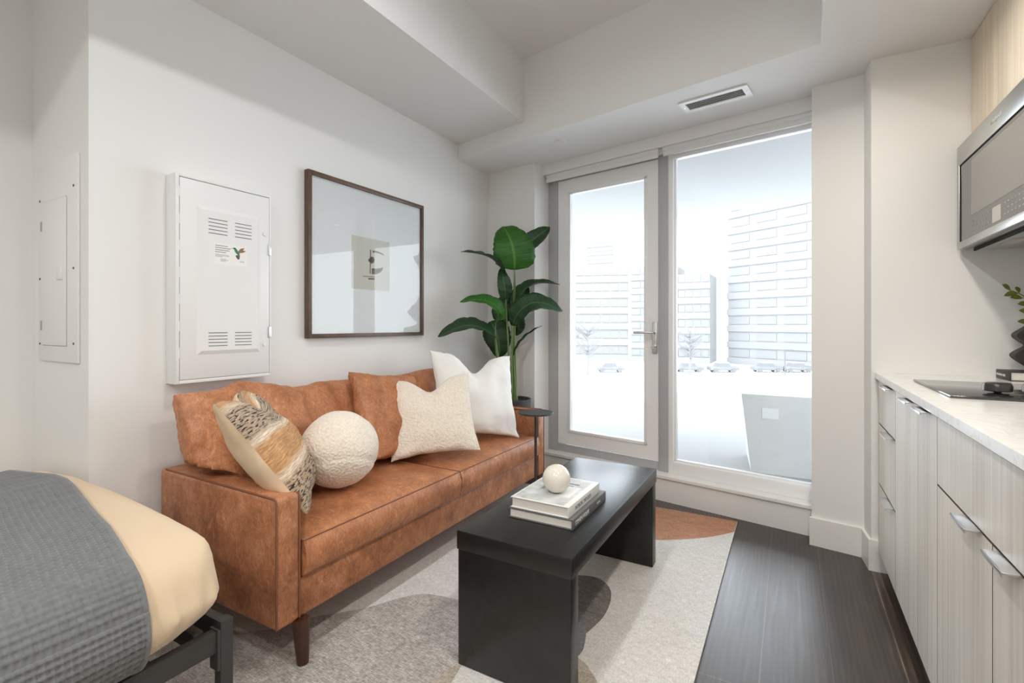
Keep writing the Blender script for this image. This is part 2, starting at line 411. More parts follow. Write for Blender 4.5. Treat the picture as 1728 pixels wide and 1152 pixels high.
def new(): return bmesh.new()

def box(bm, x0, x1, y0, y1, z0, z1, bev=0, seg=2, mtx=None, mi=0):
    r = bmesh.ops.create_cube(bm, size=1, matrix=Matrix.Translation(((x0 + x1) / 2, (y0 + y1) / 2, (z0 + z1) / 2)) @ Matrix.Diagonal((x1 - x0, y1 - y0, z1 - z0, 1)))
    vs = r['verts']
    fs = list({f for v in vs for f in v.link_faces})
    if bev:
        es = list({e for v in vs for e in v.link_edges})
        g = bmesh.ops.bevel(bm, geom=es, offset=bev, segments=seg, profile=0.5, affect='EDGES')
        vs = list({v for f in g['faces'] for v in f.verts} | {v for v in vs if v.is_valid})
        fs = list({f for v in vs for f in v.link_faces})
    for f in fs: f.material_index = mi
    if mtx is not None:
        bmesh.ops.transform(bm, matrix=mtx, verts=vs)
    return vs

def bx(*a, **k):
    bm = new(); box(bm, *a, **k); return bm

def prism(bm, pts, z0, z1, mtx=None, mi=0):
    lo = [bm.verts.new((p[0], p[1], z0)) for p in pts]
    hi = [bm.verts.new((p[0], p[1], z1)) for p in pts]
    n = len(pts)
    fs = [bm.faces.new(lo[::-1]), bm.faces.new(hi)]
    for i in range(n):
        fs.append(bm.faces.new((lo[i], lo[(i + 1) % n], hi[(i + 1) % n], hi[i])))
    for f in fs: f.material_index = mi
    if mtx is not None: bmesh.ops.transform(bm, matrix=mtx, verts=lo + hi)
    return lo + hi

def lathe(bm, prof, c=(0, 0, 0), seg=40, mtx=None, cap=True):
    rings = []
    for r, z in prof:
        rings.append([bm.verts.new((c[0] + r * math.cos(2 * math.pi * i / seg), c[1] + r * math.sin(2 * math.pi * i / seg), c[2] + z)) for i in range(seg)])
    for a, b in zip(rings, rings[1:]):
        for i in range(seg):
            bm.faces.new((a[i], a[(i + 1) % seg], b[(i + 1) % seg], b[i]))
    if cap:
        bm.faces.new(rings[0][::-1]); bm.faces.new(rings[-1])
    vs = [v for r in rings for v in r]
    if mtx is not None: bmesh.ops.transform(bm, matrix=mtx, verts=vs)
    return vs

def tube(bm, pts, radii, seg=10, cap=True):
    pts = [Vector(p) for p in pts]
    if not isinstance(radii, (list, tuple)): radii = [radii] * len(pts)
    rings = []; up = None
    for i, p in enumerate(pts):
        t = (pts[min(i + 1, len(pts) - 1)] - pts[max(i - 1, 0)]).normalized()
        if up is None: up = Vector((0, 0, 1)) if abs(t.z) < 0.9 else Vector((1, 0, 0))
        a = t.cross(up).normalized(); b = a.cross(t).normalized(); up = b
        rings.append([bm.verts.new(p + radii[i] * (a * math.cos(2 * math.pi * k / seg) + b * math.sin(2 * math.pi * k / seg))) for k in range(seg)])
    for a, b in zip(rings, rings[1:]):
        for k in range(seg):
            bm.faces.new((a[k], a[(k + 1) % seg], b[(k + 1) % seg], b[k]))
    if cap:
        bm.faces.new(rings[0][::-1]); bm.faces.new(rings[-1])
    return rings

def catmull(pts, n):
    P = [Vector(p) for p in pts]
    P = [P[0] * 2 - P[1]] + P + [P[-1] * 2 - P[-2]]
    out = []
    segs = len(P) - 3
    for k in range(n):
        t = k / (n - 1) * segs; i = min(int(t), segs - 1); u = t - i
        a, b, c, d = P[i:i + 4]
        out.append(0.5 * ((2 * b) + (c - a) * u + (2 * a - 5 * b + 4 * c - d) * u * u + (3 * b - a - 3 * c + d) * u ** 3))
    return out

def text(name, s, size, mtx, m, parent, depth=0.0004, spacing=1.0):
    cu = bpy.data.curves.new(name, 'FONT'); cu.body = s; cu.size = size; cu.extrude = depth; cu.space_character = spacing
    cu.align_x = 'LEFT'; cu.resolution_u = 3
    t = bpy.data.objects.new(name, cu); COL.objects.link(t)
    me = bpy.data.meshes.new_from_object(t.evaluated_get(bpy.context.evaluated_depsgraph_get()))
    bpy.data.objects.remove(t)
    me.transform(mtx)
    return obj(name, me, m, parent, smooth=0)

def frame_mtx(origin, xdir, ydir):
    x = Vector(xdir).normalized(); y = Vector(ydir).normalized(); z = x.cross(y)
    m = Matrix((x, y, z)).transposed().to_4x4(); m.translation = origin
    return m

def pillow(w, h, T, mtx, ear=0.09, chop=0.0, n=30, p=0.42, seed=0, wr=0.006, uv=False, two=False, sag=0.0, lump=9, rnd=0.0, fix=None):
    """stuffed cushion: welded front and back skins, pinched edges, optional dent in the top edge.
    local x = width, z = height, -y = front"""
    bm = new(); rng = Vector((seed * 7.3, seed * 3.1, seed * 5.7))
    uvl = bm.loops.layers.uv.new('UVMap') if uv else None
    G = {}
    for side in (-1, 1):
        for i in range(n + 1):
            for j in range(n + 1):
                u = math.sin((i / n * 2 - 1) * math.pi / 2 * 0.97) / math.sin(math.pi / 2 * 0.97)
                v = math.sin((j / n * 2 - 1) * math.pi / 2 * 0.97) / math.sin(math.pi / 2 * 0.97)
                edge = i in (0, n) or j in (0, n)
                if edge and side == 1:
                    G[side, i, j] = G[-1, i, j]; continue
                x = u * w / 2 * (1 - ear * (1 - v * v)); z = v * h / 2 * (1 - ear * (1 - u * u))
                if u > 0 or rnd < .06: x *= 1 - rnd * v ** 6; z *= 1 - rnd * u ** 6
                th = T / 2 * max(0.0, (1 - u * u) * (1 - v * v)) ** p
                if chop:
                    g = math.exp(-(u / 0.34) ** 2) * max(0.0, (v + 0.25) / 1.25) ** 2
                    z -= chop * g
                    th *= 1 - 0.45 * math.exp(-(u / 0.20) ** 2) * max(0.0, v) ** 0.8
                if sag: th *= 1 - sag * v
                y = side * th
                q = Vector((u * 2, side * 1.3, v * 2)) + rng
                rim = 1 - 0.6 * min(1, (1 - u * u) * (1 - v * v) * 2)
                d = noise.noise(q * 1.2) * wr * 1.6 + noise.noise(q * lump * .5) * wr * rim
                y += d * (0.25 if edge else 1)
                x += noise.noise(q * 1.7 + Vector((9, 0, 0))) * wr * 0.8
                z += noise.noise(q * 1.7 + Vector((0, 9, 0))) * wr * 0.8
                G[side, i, j] = bm.verts.new((x, y, z))
    for side in (-1, 1):
        for i in range(n):
            for j in range(n):
                q = [(i, j), (i + 1, j), (i + 1, j + 1), (i, j + 1)]
                if side == 1: q = q[::-1]
                f = bm.faces.new([G[(side,) + a] for a in q])
                if two and side == 1: f.material_index = 1
                if uv:
                    for lp, a in zip(f.loops, q): lp[uvl].uv = (a[0] / n, a[1] / n)
    bmesh.ops.transform(bm, matrix=mtx, verts=bm.verts[:])
    if fix:
        for q in bm.verts: fix(q.co)
    return bm

def pose(c, N, roll=0, R=None):
    """matrix for a pillow: front (-y) faces N"""
    N = Vector(N).normalized()
    if R is None:
        R = Vector((0, 0, 1)).cross(N).normalized()
    else:
        R = Vector(R); R = (R - R.dot(N) * N).normalized()
    U = N.cross(R)
    if roll:
        q = Matrix.Rotation(rad(roll), 3, N); R = q @ R; U = q @ U
    m = Matrix((R, -N, U)).transposed().to_4x4(); m.translation = c
    return m

# ================================================================== SETTING
XL = -2.13
WA = rad(-10.37)
O = Vector((-0.758, 3.203, 0))
ES = Vector((math.cos(WA), math.sin(WA), 0)); ET = Vector((-math.sin(WA), math.cos(WA), 0))
WMX = Matrix.Translation(O) @ Matrix.Rotation(WA, 4, 'Z')     # window-wall frame: x along wall, y outward, z up
def wp(s, t): p = O + ES * s + ET * t; return (p.x, p.y)
ZB, ZS, ZC = 2.337, 2.45, 2.858
PLANK_X, PLANK_Y = 0.086, -.175

M['floor'] = make_floor()
struct('floor', bx(-2.75, 1.15, -2.5, 3.6, -0.12, 0.0), M['floor'])
struct('ceiling', bx(-2.75, 1.15, -2.5, 3.7, ZC, ZC + 0.12), M['ceiling'])
# dropped ceilings
bm = new(); prism(bm, [(XL - .02, 2.944 + .004), (0.112, 2.502), (0.112, -2.45), (1.1, -2.45), (1.1, 3.35), (XL - .02, 3.75)], ZB, ZC + .02)
struct('ceiling_window_bulkhead', bm, M['ceiling'])
bm = new(); prism(bm, [(-2.7, -2.45), (-1.52, -2.45), (-1.52, 2.85), (-2.7, 3.1)], ZS, ZC + .02)
struct('ceiling_left_soffit', bm, M['ceiling'])
struct('wall_left', bx(XL - 0.55, XL, 0.757, 3.75, 0, ZC), M['wall'])
struct('wall_alcove', bx(-2.75, -2.64, -2.5, 0.757, 0, ZC), M['wall'])
struct('wall_back', bx(-2.75, 1.15, -2.5, -2.4, 0, ZC), M['wall'])
struct('wall_right', bx(1.0, 1.1, -2.5, 3.3, 0, ZC), M['wall'])
bm = new(); prism(bm, [wp(-1.5, -.102), wp(-.90, -.102), wp(-.90, .20), wp(-1.5, .20)], 0, ZC)
struct('wall_window_left', bm, M['wall'])
bm = new(); prism(bm, [wp(.885, -.102), wp(1.104, -.102), (.322, 2.77), (1.1, 2.77), (1.1, 3.3), wp(.885, .20)], 0, ZC)
struct('wall_window_right', bm, M['wall'])
bm = new(); box(bm, -.95, .93, 0, .20, 0, 0.145, mtx=WMX)
struct('wall_window_low', bm, M['wall'])
bm = new(); box(bm, -.95, .93, -.012, .20, 0.145, 0.166, bev=.003, mtx=WMX)
struct('trim_1', bm, M['trim'])                                   # window sill
bm = new(); box(bm, -.95, .93, .045, .20, 2.235, ZC, mtx=WMX)
struct('wall_window_header', bm, M['wall'])
# baseboards
bm = new(); prism(bm, [wp(.877, -.116), wp(1.116, -.116), wp(1.104, -.10), wp(.877, -.10)], 0, .14)
struct('baseboard_window_right', bm, M['trim'])
bm = new(); prism(bm, [(.298, 2.890), (.311, 2.905), (.324, 2.768), (.311, 2.757)], 0, .139)
box(bm, .3105, .40, 2.757, 2.7705, 0, .1405)
struct('baseboard_kitchen', bm, M['trim'])
struct('baseboard_left', bx(XL, XL + .013, .757, 3.35, 0, .14), M['trim'])
struct('baseboard_alcove', bx(-2.64, XL, .744, .757, 0, .14), M['trim'])

# ---- balcony door and fixed window (in the window-wall frame, frame face at y = .08)
d = thing('door_1', None, None, O, WA); d['kind'] = 'structure'
bm = new()
box(bm, -.90, -.815, .075, .19, .166, 2.26, bev=.002, mtx=WMX)
box(bm, -.815, -.010, .085, .19, .166, .222, mtx=WMX)
box(bm, -.815, -.010, .085, .19, 2.218, 2.26, mtx=WMX)
box(bm, -.008, .056, .07, .19, .166, 2.26, bev=.002, mtx=WMX)
obj('door_frame', bm, M['grey_frame'], d)
bm = new()
z0, z1, s0, s1 = .228, 2.214, -.811, -.012
for a in ((s0, -.715, z0, z1), (-.097, s1, z0, z1), (-.715, -.097, z0, .324), (-.715, -.097, 2.117, z1)):
    box(bm, a[0], a[1], .078, .112, a[2], a[3], mtx=WMX)
for a in ((-.722, -.700, .318, 2.123), (-.112, -.090, .318, 2.123), (-.722, -.09, .318, .340), (-.722, -.09, 2.101, 2.123)):
    box(bm, a[0], a[1], .072, .112, a[2], a[3], bev=.003, mtx=WMX)
leaf_ = obj('door_leaf', bm, M['white_frame'], d)
bm = new(); box(bm, -.71, -.10, .104, .110, .33, 2.11, mtx=WMX)
obj('glass_pane', bm, M['glass'], d, smooth=0)
bm = new()
box(bm, -.050, -.018, .066, .078, .936, 1.144, bev=.004, mtx=WMX)
tube(bm, [WMX @ Vector(p) for p in ((-.034, .07, 1.073), (-.034, .03, 1.073), (-.042, .022, 1.073), (-.16, .022, 1.074))], .0095, 12)
tube(bm, [WMX @ Vector(p) for p in ((-.034, .068, .98), (-.034, .052, .98))], .013, 14)
tube(bm, [WMX @ Vector(p) for p in ((-.052, .050, .98), (-.018, .050, .98))], .005, 8)
obj('door_handle', bm, M['chrome'], leaf_, label='satin chrome lever handle on a long plate')

wdw = thing('window_1', None, None, O, WA); wdw['kind'] = 'structure'
bm = new()
for a in ((.058, .092, .166, 2.25), (.868, .90, .166, 2.25), (.092, .868, .166, .244), (.092, .868, 2.19, 2.25)):
    box(bm, a[0], a[1], .065, .112, a[2], a[3], bev=.003, mtx=WMX)
for a in ((.09, .105, .24, 2.19), (.858, .87, .24, 2.19), (.09, .87, .24, .256)):
    box(bm, a[0], a[1], .085, .112, a[2], a[3], bev=.002, mtx=WMX)
obj('window_frame', bm, M['white_frame'], wdw)
bm = new(); box(bm, .09, .88, .104, .110, .24, 2.22, mtx=WMX)
obj('glass_pane', bm, M['glass'], wdw, smooth=0)

# ---- roller blinds, rolled up under one fascia
bm = new(); box(bm, -.905, .884, -.002, .014, 2.262, 2.338, bev=.002, mtx=WMX)
obj('blind_fascia', bm, M['white_metal'], label='long white fascia board over the rolled-up window blinds', cat='blind fascia')
def roller(s0, s1, dia, label, bracket):
    r = thing('roller_blind', label, 'roller blind', (O + ES * (s0 + s1) / 2 + ET * .03) + Vector((0, 0, 2.2)), WA, 'rolled up window blinds')
    bm = new()
    for q in lathe(bm, [(dia / 2, 0), (dia / 2, s1 - s0 - .02)], seg=28): pass
    bmesh.ops.transform(bm, matrix=WMX @ Matrix.Translation((s0 + .01, .047, 2.262)) @ Matrix.Rotation(math.pi / 2, 4, 'Y'), verts=bm.verts[:])
    obj('rolled_fabric', bm, M['blind'], r)
    bm = new(); box(bm, s0 + .012, s1 - .012, .018, .034, 2.206, 2.235, bev=.005, mtx=WMX)
    obj('hem_bar', bm, M['white_metal'], r)
    bm = new(); box(bm, s0 + .014, s1 - .014, .0255, .0265, 2.230, 2.262, mtx=WMX)
    obj('fabric_end', bm, M['blind'], r, smooth=0)
    for e in bracket:
        bm = new(); box(bm, e - .004, e + .004, .016, .075, 2.225, 2.30, bev=.002, mtx=WMX)
        obj('bracket', bm, M['chrome'], r)
roller(-.895, .020, .056, 'white roller blind rolled up above the balcony door', (-.893,))
roller(.030, .882, .060, 'white roller blind rolled up above the fixed window', (.880,))

# ---- ceiling fittings
v = thing('ceiling_vent', 'white slatted air vent in the lowered ceiling above the window', 'air vent', (-.353, 2.826, ZB))
VM = Matrix.Translation((-.353, 2.826, ZB)) @ Matrix.Rotation(rad(-9.0), 4, 'Z')
bm = new()
for a in ((-.175, .175, -.072, -.045), (-.175, .175, .045, .072), (-.175, -.145, -.045, .045), (.145, .175, -.045, .045)):
    box(bm, *a, -.008, 0, mtx=VM)
obj('vent_frame', bm, M['white_metal'], v)
bm = new(); box(bm, -.145, .145, -.045, .045, -.0012, -.0002, mtx=VM); obj('vent_backing', bm, M['slot'], v)
for k in range(5):
    bm = new(); box(bm, -.145, .145, -.007, .007, -.001, .001, mtx=VM @ Matrix.Translation((0, -.036 + k * .018, -.0055)) @ Matrix.Rotation(rad(35), 4, 'X'))
    obj('slat', bm, M['white_metal'], v)
for sx in (-1, 1):
    bm = new(); lathe(bm, [(.004, -.0095), (.004, -.008)], seg=12, mtx=VM @ Matrix.Translation((sx * .16, 0, 0))); obj('screw', bm, M['chrome'], v)
bm = new(); lathe(bm, [(.036, -.010), (.041, -.006), (.041, 0)], c=(-1.324, 2.982, ZB), seg=40)
obj('sprinkler_cover', bm, M['white_metal'], label='round white sprinkler cover plate on the lowered ceiling', cat='sprinkler cover')

# recessed lights and added fill lamps (round trim, lit lens, lamp)
LAMPS = [('kitchen ceiling above the near end of the window bulkhead', .20, 2.10, ZB, 5), ('kitchen ceiling above the counter', .20, 0.95, ZB, 8),
         ('kitchen ceiling behind the camera, added as unseen fill', .20, -.45, ZB, 13), ('high ceiling above the coffee table, added as unseen fill', -.75, 1.15, ZC, 8),
         ('high ceiling beside the bed, added as unseen fill', -.75, -.15, ZC, 7), ('high ceiling at the rear of the room, added as unseen fill', -.75, -1.4, ZC, 25),
         ('left soffit over the bed pillows, added as unseen fill', -1.95, -1.3, ZS, 2.5)]  # high-ceiling, soffit and rear lamps are unseen, added as fill light
for nm, x, y, z, watts in LAMPS:
    t = thing('recessed_or_fill_light', 'round recessed light set in the ' + nm, 'ceiling light', (x, y, z), 0, 'recessed ceiling lights')
    bm = new(); lathe(bm, [(.062, -.004), (.078, -.004), (.078, 0), (.062, 0)], c=(x, y, z), cap=False); obj('trim_ring', bm, M['white_metal'], t)
    bm = new(); lathe(bm, [(.061, -.002), (.061, -.0005)], c=(x, y, z)); obj('lens', bm, M['lamp_lens'], t)
    ld = bpy.data.lights.new('recessed_or_fill_lamp', 'AREA'); ld.shape = 'DISK'; ld.size = .12; kit = nm.startswith('kitchen'); ld.energy = watts; ld.color = KITCHEN_COL if kit else FILL_COL; ld.spread = rad(165)
    lo = bpy.data.objects.new('recessed_or_fill_lamp', ld); COL.objects.link(lo); lo.parent = t; lo.location = (0, 0, -.006)

# ================================================================== OUTSIDE
struct('ground_snow', bx(-160, 160, 7.2, 260, -6.6, -6.0), M['snow'])
def slab(y1, z0, z1):
    bm = new(); a, b = wp(-9, .201), wp(7, .201); prism(bm, [a, b, (b[0], y1), (a[0], y1)], z0, z1); return bm
struct('balcony_floor', slab(6.45, -.05, .10), M['concrete'])
struct('balcony_ceiling', slab(6.42, 2.5, 2.8), M['soffit'])
bm = new()
prism(bm, [(-.24, 3.80), (.9, 3.80), (.9, 4.3), (-.30, 4.3)], .10, .64)
for vtx in bm.verts:
    if vtx.co.z > .5 and vtx.co.x < 0: vtx.co.x -= .06
pn = thing('balcony_box', 'tapered grey box with a white sticker on the balcony outside the window', 'planter box', (.3, 4.05, .10))
obj('box_body', bm, M['panel_grey'], pn, smooth=0)
obj('paper_label', bx(-.17, -.07, 3.794, 3.800, .48, .55), M['snow'], pn, smooth=0)

def facade(name, label, cx, cy, rot, wdt, dep, hgt, floors, bays, wall, band, z0=-6.0):
    b = thing(name, label, 'building', (cx, cy, z0), rot)
    X = WM[b]
    bm = new(); box(bm, 0, wdt, 0, dep, 0, hgt, mtx=X); obj('wall', bm, M[wall], b, smooth=0)
    fh = hgt / floors
    for k in range(floors):
        bm = new(); box(bm, -.1, wdt + .1, -.25, 0, k * fh, k * fh + fh * .40, mtx=X); obj('floor_band', bm, M[band], b, smooth=0)
        for j in range(bays):
            bw = wdt / bays
            bm = new(); box(bm, j * bw + bw * .14, (j + 1) * bw - bw * .14, -.08, .02, k * fh + fh * .45, k * fh + fh * .92, mtx=X)
            obj('window', bm, M['facade_glass'], b, smooth=0)
    return b
facade('apartment_tower', 'tall pale apartment block filling the right of the window view', -10.2, 100, rad(-29), 40, 14, 33, 11, 8, 'pale_facade', 'grey_band')
facade('office_block', 'lower grey block left of the tall apartment block through the window', -18.6, 96.8, 0, 5.6, 10, 16.8, 6, 4, 'grey_band', 'pale_facade')
facade('apartment_block', 'yellowish mid-rise block seen through the balcony door', -38.2, 93.3, rad(20), 10.6, 12, 19, 6, 6, 'yellow_facade', 'pale_facade')
facade('grey_block', 'pale grey block beside the yellowish one behind the balcony door', -27.7, 96.8, 0, 8.6, 10, 18.7, 7, 4, 'grey_band', 'pale_facade')
facade('far_tower', 'distant tower rising behind the yellowish block', -65, 170, 0, 10, 14, 38.5, 13, 5, 'pale_facade', 'grey_band')

def car(x, y, rot, label):
    c = thing('parked_car', label, 'car', (x, y, -6.0), rot, 'snow-covered cars in the lot below')
    X = WM[c]
    bm = new(); box(bm, -2.2, 2.2, -.85, .85, .30, .90, bev=.18, mtx=X); obj('body', bm, M['car_paint'], c)
    bm = new(); vs = box(bm, -1.3, 1.0, -.75, .75, .85, 1.45, mtx=None)
    for q in vs:
        if q.co.z > 1.2: q.co.x *= .68; q.co.y *= .86
    bmesh.ops.transform(bm, matrix=X, verts=bm.verts[:]); obj('cabin', bm, M['car_glass'], c)
    bm = new(); box(bm, -.95, .75, -.66, .66, 1.42, 1.52, bev=.03, mtx=X); obj('roof_snow', bm, M['snow'], c)
    for sx in (-1.35, 1.35):
        for sy in (-.8, .8):
            bm = new(); lathe(bm, [(.32, -.1), (.32, .1)], seg=16, mtx=X @ Matrix.Translation((sx, sy, .32)) @ Matrix.Rotation(math.pi / 2, 4, 'X')); obj('wheel', bm, M['car_glass'], c)
CARS = [(.8, 86.7, 'right of the thin lamp post, below the apartment tower'), (-3.2, 84.6, 'just left of the thin lamp post, below the apartment tower'), (-9, 81, 'below the left edge of the apartment tower'),
        (-13.6, 78.9, 'below the lower grey block, beside the window mullion'), (-24, 72.6, 'seen through the balcony door glass')]
for x, y, l_ in CARS: car(x, y, rad(29), 'snow-dusted parked car ' + l_)

t = thing('street_lamp', 'thin pale lamp post standing among the parked cars', 'lamp post', (-.7, 80.1, -6.0))
bm = new(); tube(bm, [(-.7, 80.1, -6), (-.7, 80.1, -2.3)], .09, 8); obj('pole', bm, M['post_grey'], t)
bm = new(); box(bm, -.75, .3, 80.0, 80.2, -2.4, -2.28); obj('lamp_head', bm, M['post_grey'], t)

def bare_tree(x, y, h, seed, label):
    rnd = random.Random(seed)
    t = thing('bare_tree', label, 'tree', (x, y, -6.0), 0, 'bare winter trees outside')
    bm = new(); tube(bm, [(x, y, -6), (x + .1, y, -6 + h * .4), (x, y, -6 + h * .8)], [.22, .15, .05], 7); obj('trunk', bm, M['bark'], t)
    bm = new()
    for k in range(46):
        z = -6 + h * rnd.uniform(.3, .8); a = rnd.uniform(0, 6.28); L = h * rnd.uniform(.18, .38)
        e = Vector((x + L * math.cos(a), y + L * math.sin(a), z + L * rnd.uniform(.4, 1)))
        m_ = (Vector((x, y, z)) + e) / 2 + Vector((0, 0, -.1))
        tube(bm, [(x, y, z), m_, e], [.07, .045, .02], 5)
        for q in range(3):
            p = m_.lerp(e, rnd.uniform(0, 1)); tube(bm, [p, p + Vector((rnd.uniform(-1, 1), rnd.uniform(-1, 1), rnd.uniform(.2, 1))) * h * .09], [.03, .012], 4)
    obj('branches', bm, M['bark'], t)
bare_tree(-25.5, 67, 8, 1, 'frosted bare tree in front of the yellowish block')
bare_tree(-12.6, 74, 7, 2, 'frosted bare tree in front of the lower grey block')

# ================================================================== RUG
def flat(bm, pts, z, mi):
    f = bm.faces.new([bm.verts.new((p[0], p[1], z)) for p in pts]); f.material_index = mi
    if f.normal.z < 0 or (f.normal_update() or f.normal.z < 0): f.normal_flip()
def smooth_loop(pts, n=8):
    out = []; N = len(pts)
    for i in range(N):
        a, b, c, d = (Vector((*pts[(i + k) % N], 0)) for k in (-1, 0, 1, 2))
        for k in range(n):
            u = k / n
            q = 0.5 * ((2 * b) + (c - a) * u + (2 * a - 5 * b + 4 * c - d) * u * u + (3 * b - a - 3 * c + d) * u ** 3)
            out.append((q.x, q.y))
    return out
RX0, RX1, RY0, RY1 = -2.02, -.262, .28, 3.045
def clampr(pts): return [(min(max(x, RX0 + .001), RX1 - .001), min(max(y, RY0 + .001), RY1 - .001)) for x, y in pts]
bm = new()
box(bm, RX0, RX1, RY0, RY1, .001, .010)
lay = bm.faces.layers.int.new('keep')
taupe = [(-2.0, 1.0), (-1.85, 1.035), (-1.754, 1.054), (-1.66, 1.115), (-1.60, 1.225), (-1.521, 1.313), (-1.448, 1.396), (-1.39, 1.50), (-1.33, 1.575), (-1.26, 1.602), (-1.20, 1.612),
         (-1.12, 1.63), (-1.04, 1.60), (-.98, 1.52), (-.95, 1.38), (-.96, 1.20), (-.90, 1.05), (-.93, .85), (-1.0, .6), (-1.02, .32), (-1.98, .32)]
flat(bm, clampr(smooth_loop(taupe)), .0104, 1)
tan = [(-.96, 1.36), (-.93, 1.24), (-.86, 1.15), (-.74, 1.18), (-.66, 1.30), (-.60, 1.42), (-.56, 1.495), (-.60, 1.54), (-.70, 1.55), (-.80, 1.52), (-.90, 1.46)]
tan2 = [(-.95, 1.32), (-.90, 1.18), (-.78, .95), (-.60, .75), (-.45, .45), (-.40, .30), (-1.0, .30), (-1.0, .9)]
flat(bm, clampr(smooth_loop(tan2)), .0105, 2)
flat(bm, smooth_loop([(-.98, 1.40), (-.80, 1.34), (-.55, 1.38), (-.515, 1.44), (-.56, 1.495), (-.60, 1.525), (-.70, 1.55), (-.90, 1.50)]), .0107, 2)
grey = [(-1.05, 1.72), (-.98, 1.86), (-.90, 1.98), (-.806, 2.045), (-.733, 2.058), (-.668, 2.01), (-.633, 1.926), (-.620, 1.815), (-.63, 1.72), (-.66, 1.63), (-.76, 1.58), (-.92, 1.60)]
flat(bm, smooth_loop(grey), .0106, 3)
flat(bm, smooth_loop([(-.86, 1.80), (-.76, 1.81), (-.70, 1.775), (-.66, 1.72), (-.632, 1.64), (-.617, 1.565), (-.64, 1.53), (-.76, 1.55), (-.88, 1.66)]), .0108, 4)
rust = [(RX1, 2.885), (-.312, 2.817), (-.389, 2.731), (-.492, 2.648), (-.608, 2.574), (-.74, 2.53), (-.90, 2.53), (-1.02, 2.60), (-1.10, 2.74), (-1.13, 2.92), (-1.10, 3.04)]
pts = catmull([(*p, 0) for p in rust], 60)
flat(bm, clampr([(p.x, p.y) for p in pts] + [(RX1, RY1)]), .0106, 5)
obj('area_rug', bm, [M['rug_cream'], M['rug_taupe'], M['rug_tan'], M['rug_grey'], M['rug_slate'], M['rug_rust']], smooth=0,
    label='large cream rug with taupe, grey and rust abstract shapes on the dark floor', cat='rug')

# ================================================================== SOFA
SX0, SX1, SY0, SY1 = -2.105, -1.405, .970, 2.905
sofa = thing('sofa', 'tan leather two-seat sofa with square arms along the left wall', 'sofa', ((SX0 + SX1) / 2, (SY0 + SY1) / 2, .011))
bm = new(); box(bm, SX0 + .02, SX1 - .010, SY0 + .08, SY1 - .08, .150, .283, bev=.012)
# slightly scooped lower edge
obj('front_rail', bm, M['leather'], sofa)
bm = new(); box(bm, SX0, SX0 + .10, SY0 + .085, SY1 - .085, .150, .76, bev=.03, seg=3); obj('back', bm, M['leather'], sofa)
def arm(y0, y1):
    bm = new(); vs = box(bm, SX0, SX1, y0, y1, .150, .572, bev=.016, seg=3)
    for q in bm.verts:
        q.co.y += .004 * math.sin((q.co.x + 1) * 5) * (1 if q.co.y > (y0 + y1) / 2 else -1)
    a = obj('arm', bm, M['leather'], sofa)
    for yy in (y0 + .006, y1 - .006):
        bm = new(); pts = [(SX1 - .003, yy, .158), (SX1 - .003, yy, .555), (SX1 - .008, yy, .566), (SX1 - .022, yy, .570), (SX0 + .03, yy, .570)]
        tube(bm, pts, .0036, 8); obj('piping', bm, M['piping'], a)
arm(SY0, SY0 + .095); arm(SY1 - .095, SY1)

def seat(y0, y1, seed):
    """boxed seat cushion, crowned top, soft front"""
    x0, x1, z0, z1 = -1.98, SX1 + .004, .286, .408
    bm = new(); nx, ny = 26, 30
    lay = {}
    def P(i, j, top):
        u = i / nx; v_ = j / ny
        x = x0 + (x1 - x0) * u; y = y0 + (y1 - y0) * v_
        e = min(1, 1 - (2 * u - 1) ** 2); f = min(1, 1 - (2 * v_ - 1) ** 2)
        n_ = noise.noise(Vector((x * 4, y * 4, seed))) * .006 + noise.noise(Vector((x * 13, y * 13, seed))) * .002
        if top: z = z1 + .034 * (e * f) ** .45 + n_ * (e * f) ** .3
        else: z = z0 + .004
        return (x, y, z)
    for top in (0, 1):
        for i in range(nx + 1):
            for j in range(ny + 1): lay[top, i, j] = bm.verts.new(P(i, j, top))
    for i in range(nx):
        for j in range(ny):
            bm.faces.new([lay[1, a, b] for a, b in ((i, j), (i + 1, j), (i + 1, j + 1), (i, j + 1))])
            bm.faces.new([lay[0, a, b] for a, b in ((i, j + 1), (i + 1, j + 1), (i + 1, j), (i, j))])
    per = [(i, 0) for i in range(nx)] + [(nx, j) for j in range(ny)] + [(i, ny) for i in range(nx, 0, -1)] + [(0, j) for j in range(ny, 0, -1)]
    mid = {}
    for k, (i, j) in enumerate(per):
        a = lay[0, i, j].co; b = lay[1, i, j].co
        for m_, t_ in ((1, .33), (2, .67)):
            q = a.lerp(b, t_)
            if i == nx: q.x += .012 + .004 * noise.noise(Vector((q.y * 6, m_, seed)))
            if i == 0: q.x -= .008
            mid[m_, k] = bm.verts.new(q)
    L = len(per)
    rows = [[lay[0, i, j] for i, j in per], [mid[1, k] for k in range(L)], [mid[2, k] for k in range(L)], [lay[1, i, j] for i, j in per]]
    for a, b in zip(rows, rows[1:]):
        for k in range(L): bm.faces.new((a[k], a[(k + 1) % L], b[(k + 1) % L], b[k]))
    edge = [lay[1, i, j].co.copy() for i, j in per]
    edge_lo = [lay[0, nx, j].co.copy() for j in range(ny + 1)]
    s_ = obj('seat_cushion', bm, M['leather_cushion'], sofa, smooth=60)
    bm = new(); tube(bm, edge + [edge[0], edge[1]], .0024, 6, cap=False); obj('piping', bm, M['piping'], s_)
    bm = new(); tube(bm, [p + Vector((.002, 0, .004)) for p in edge_lo], .0022, 6); obj('piping', bm, M['piping'], s_)
seat(1.070, 1.948, 1.0); seat(1.954, 2.804, 5.0)
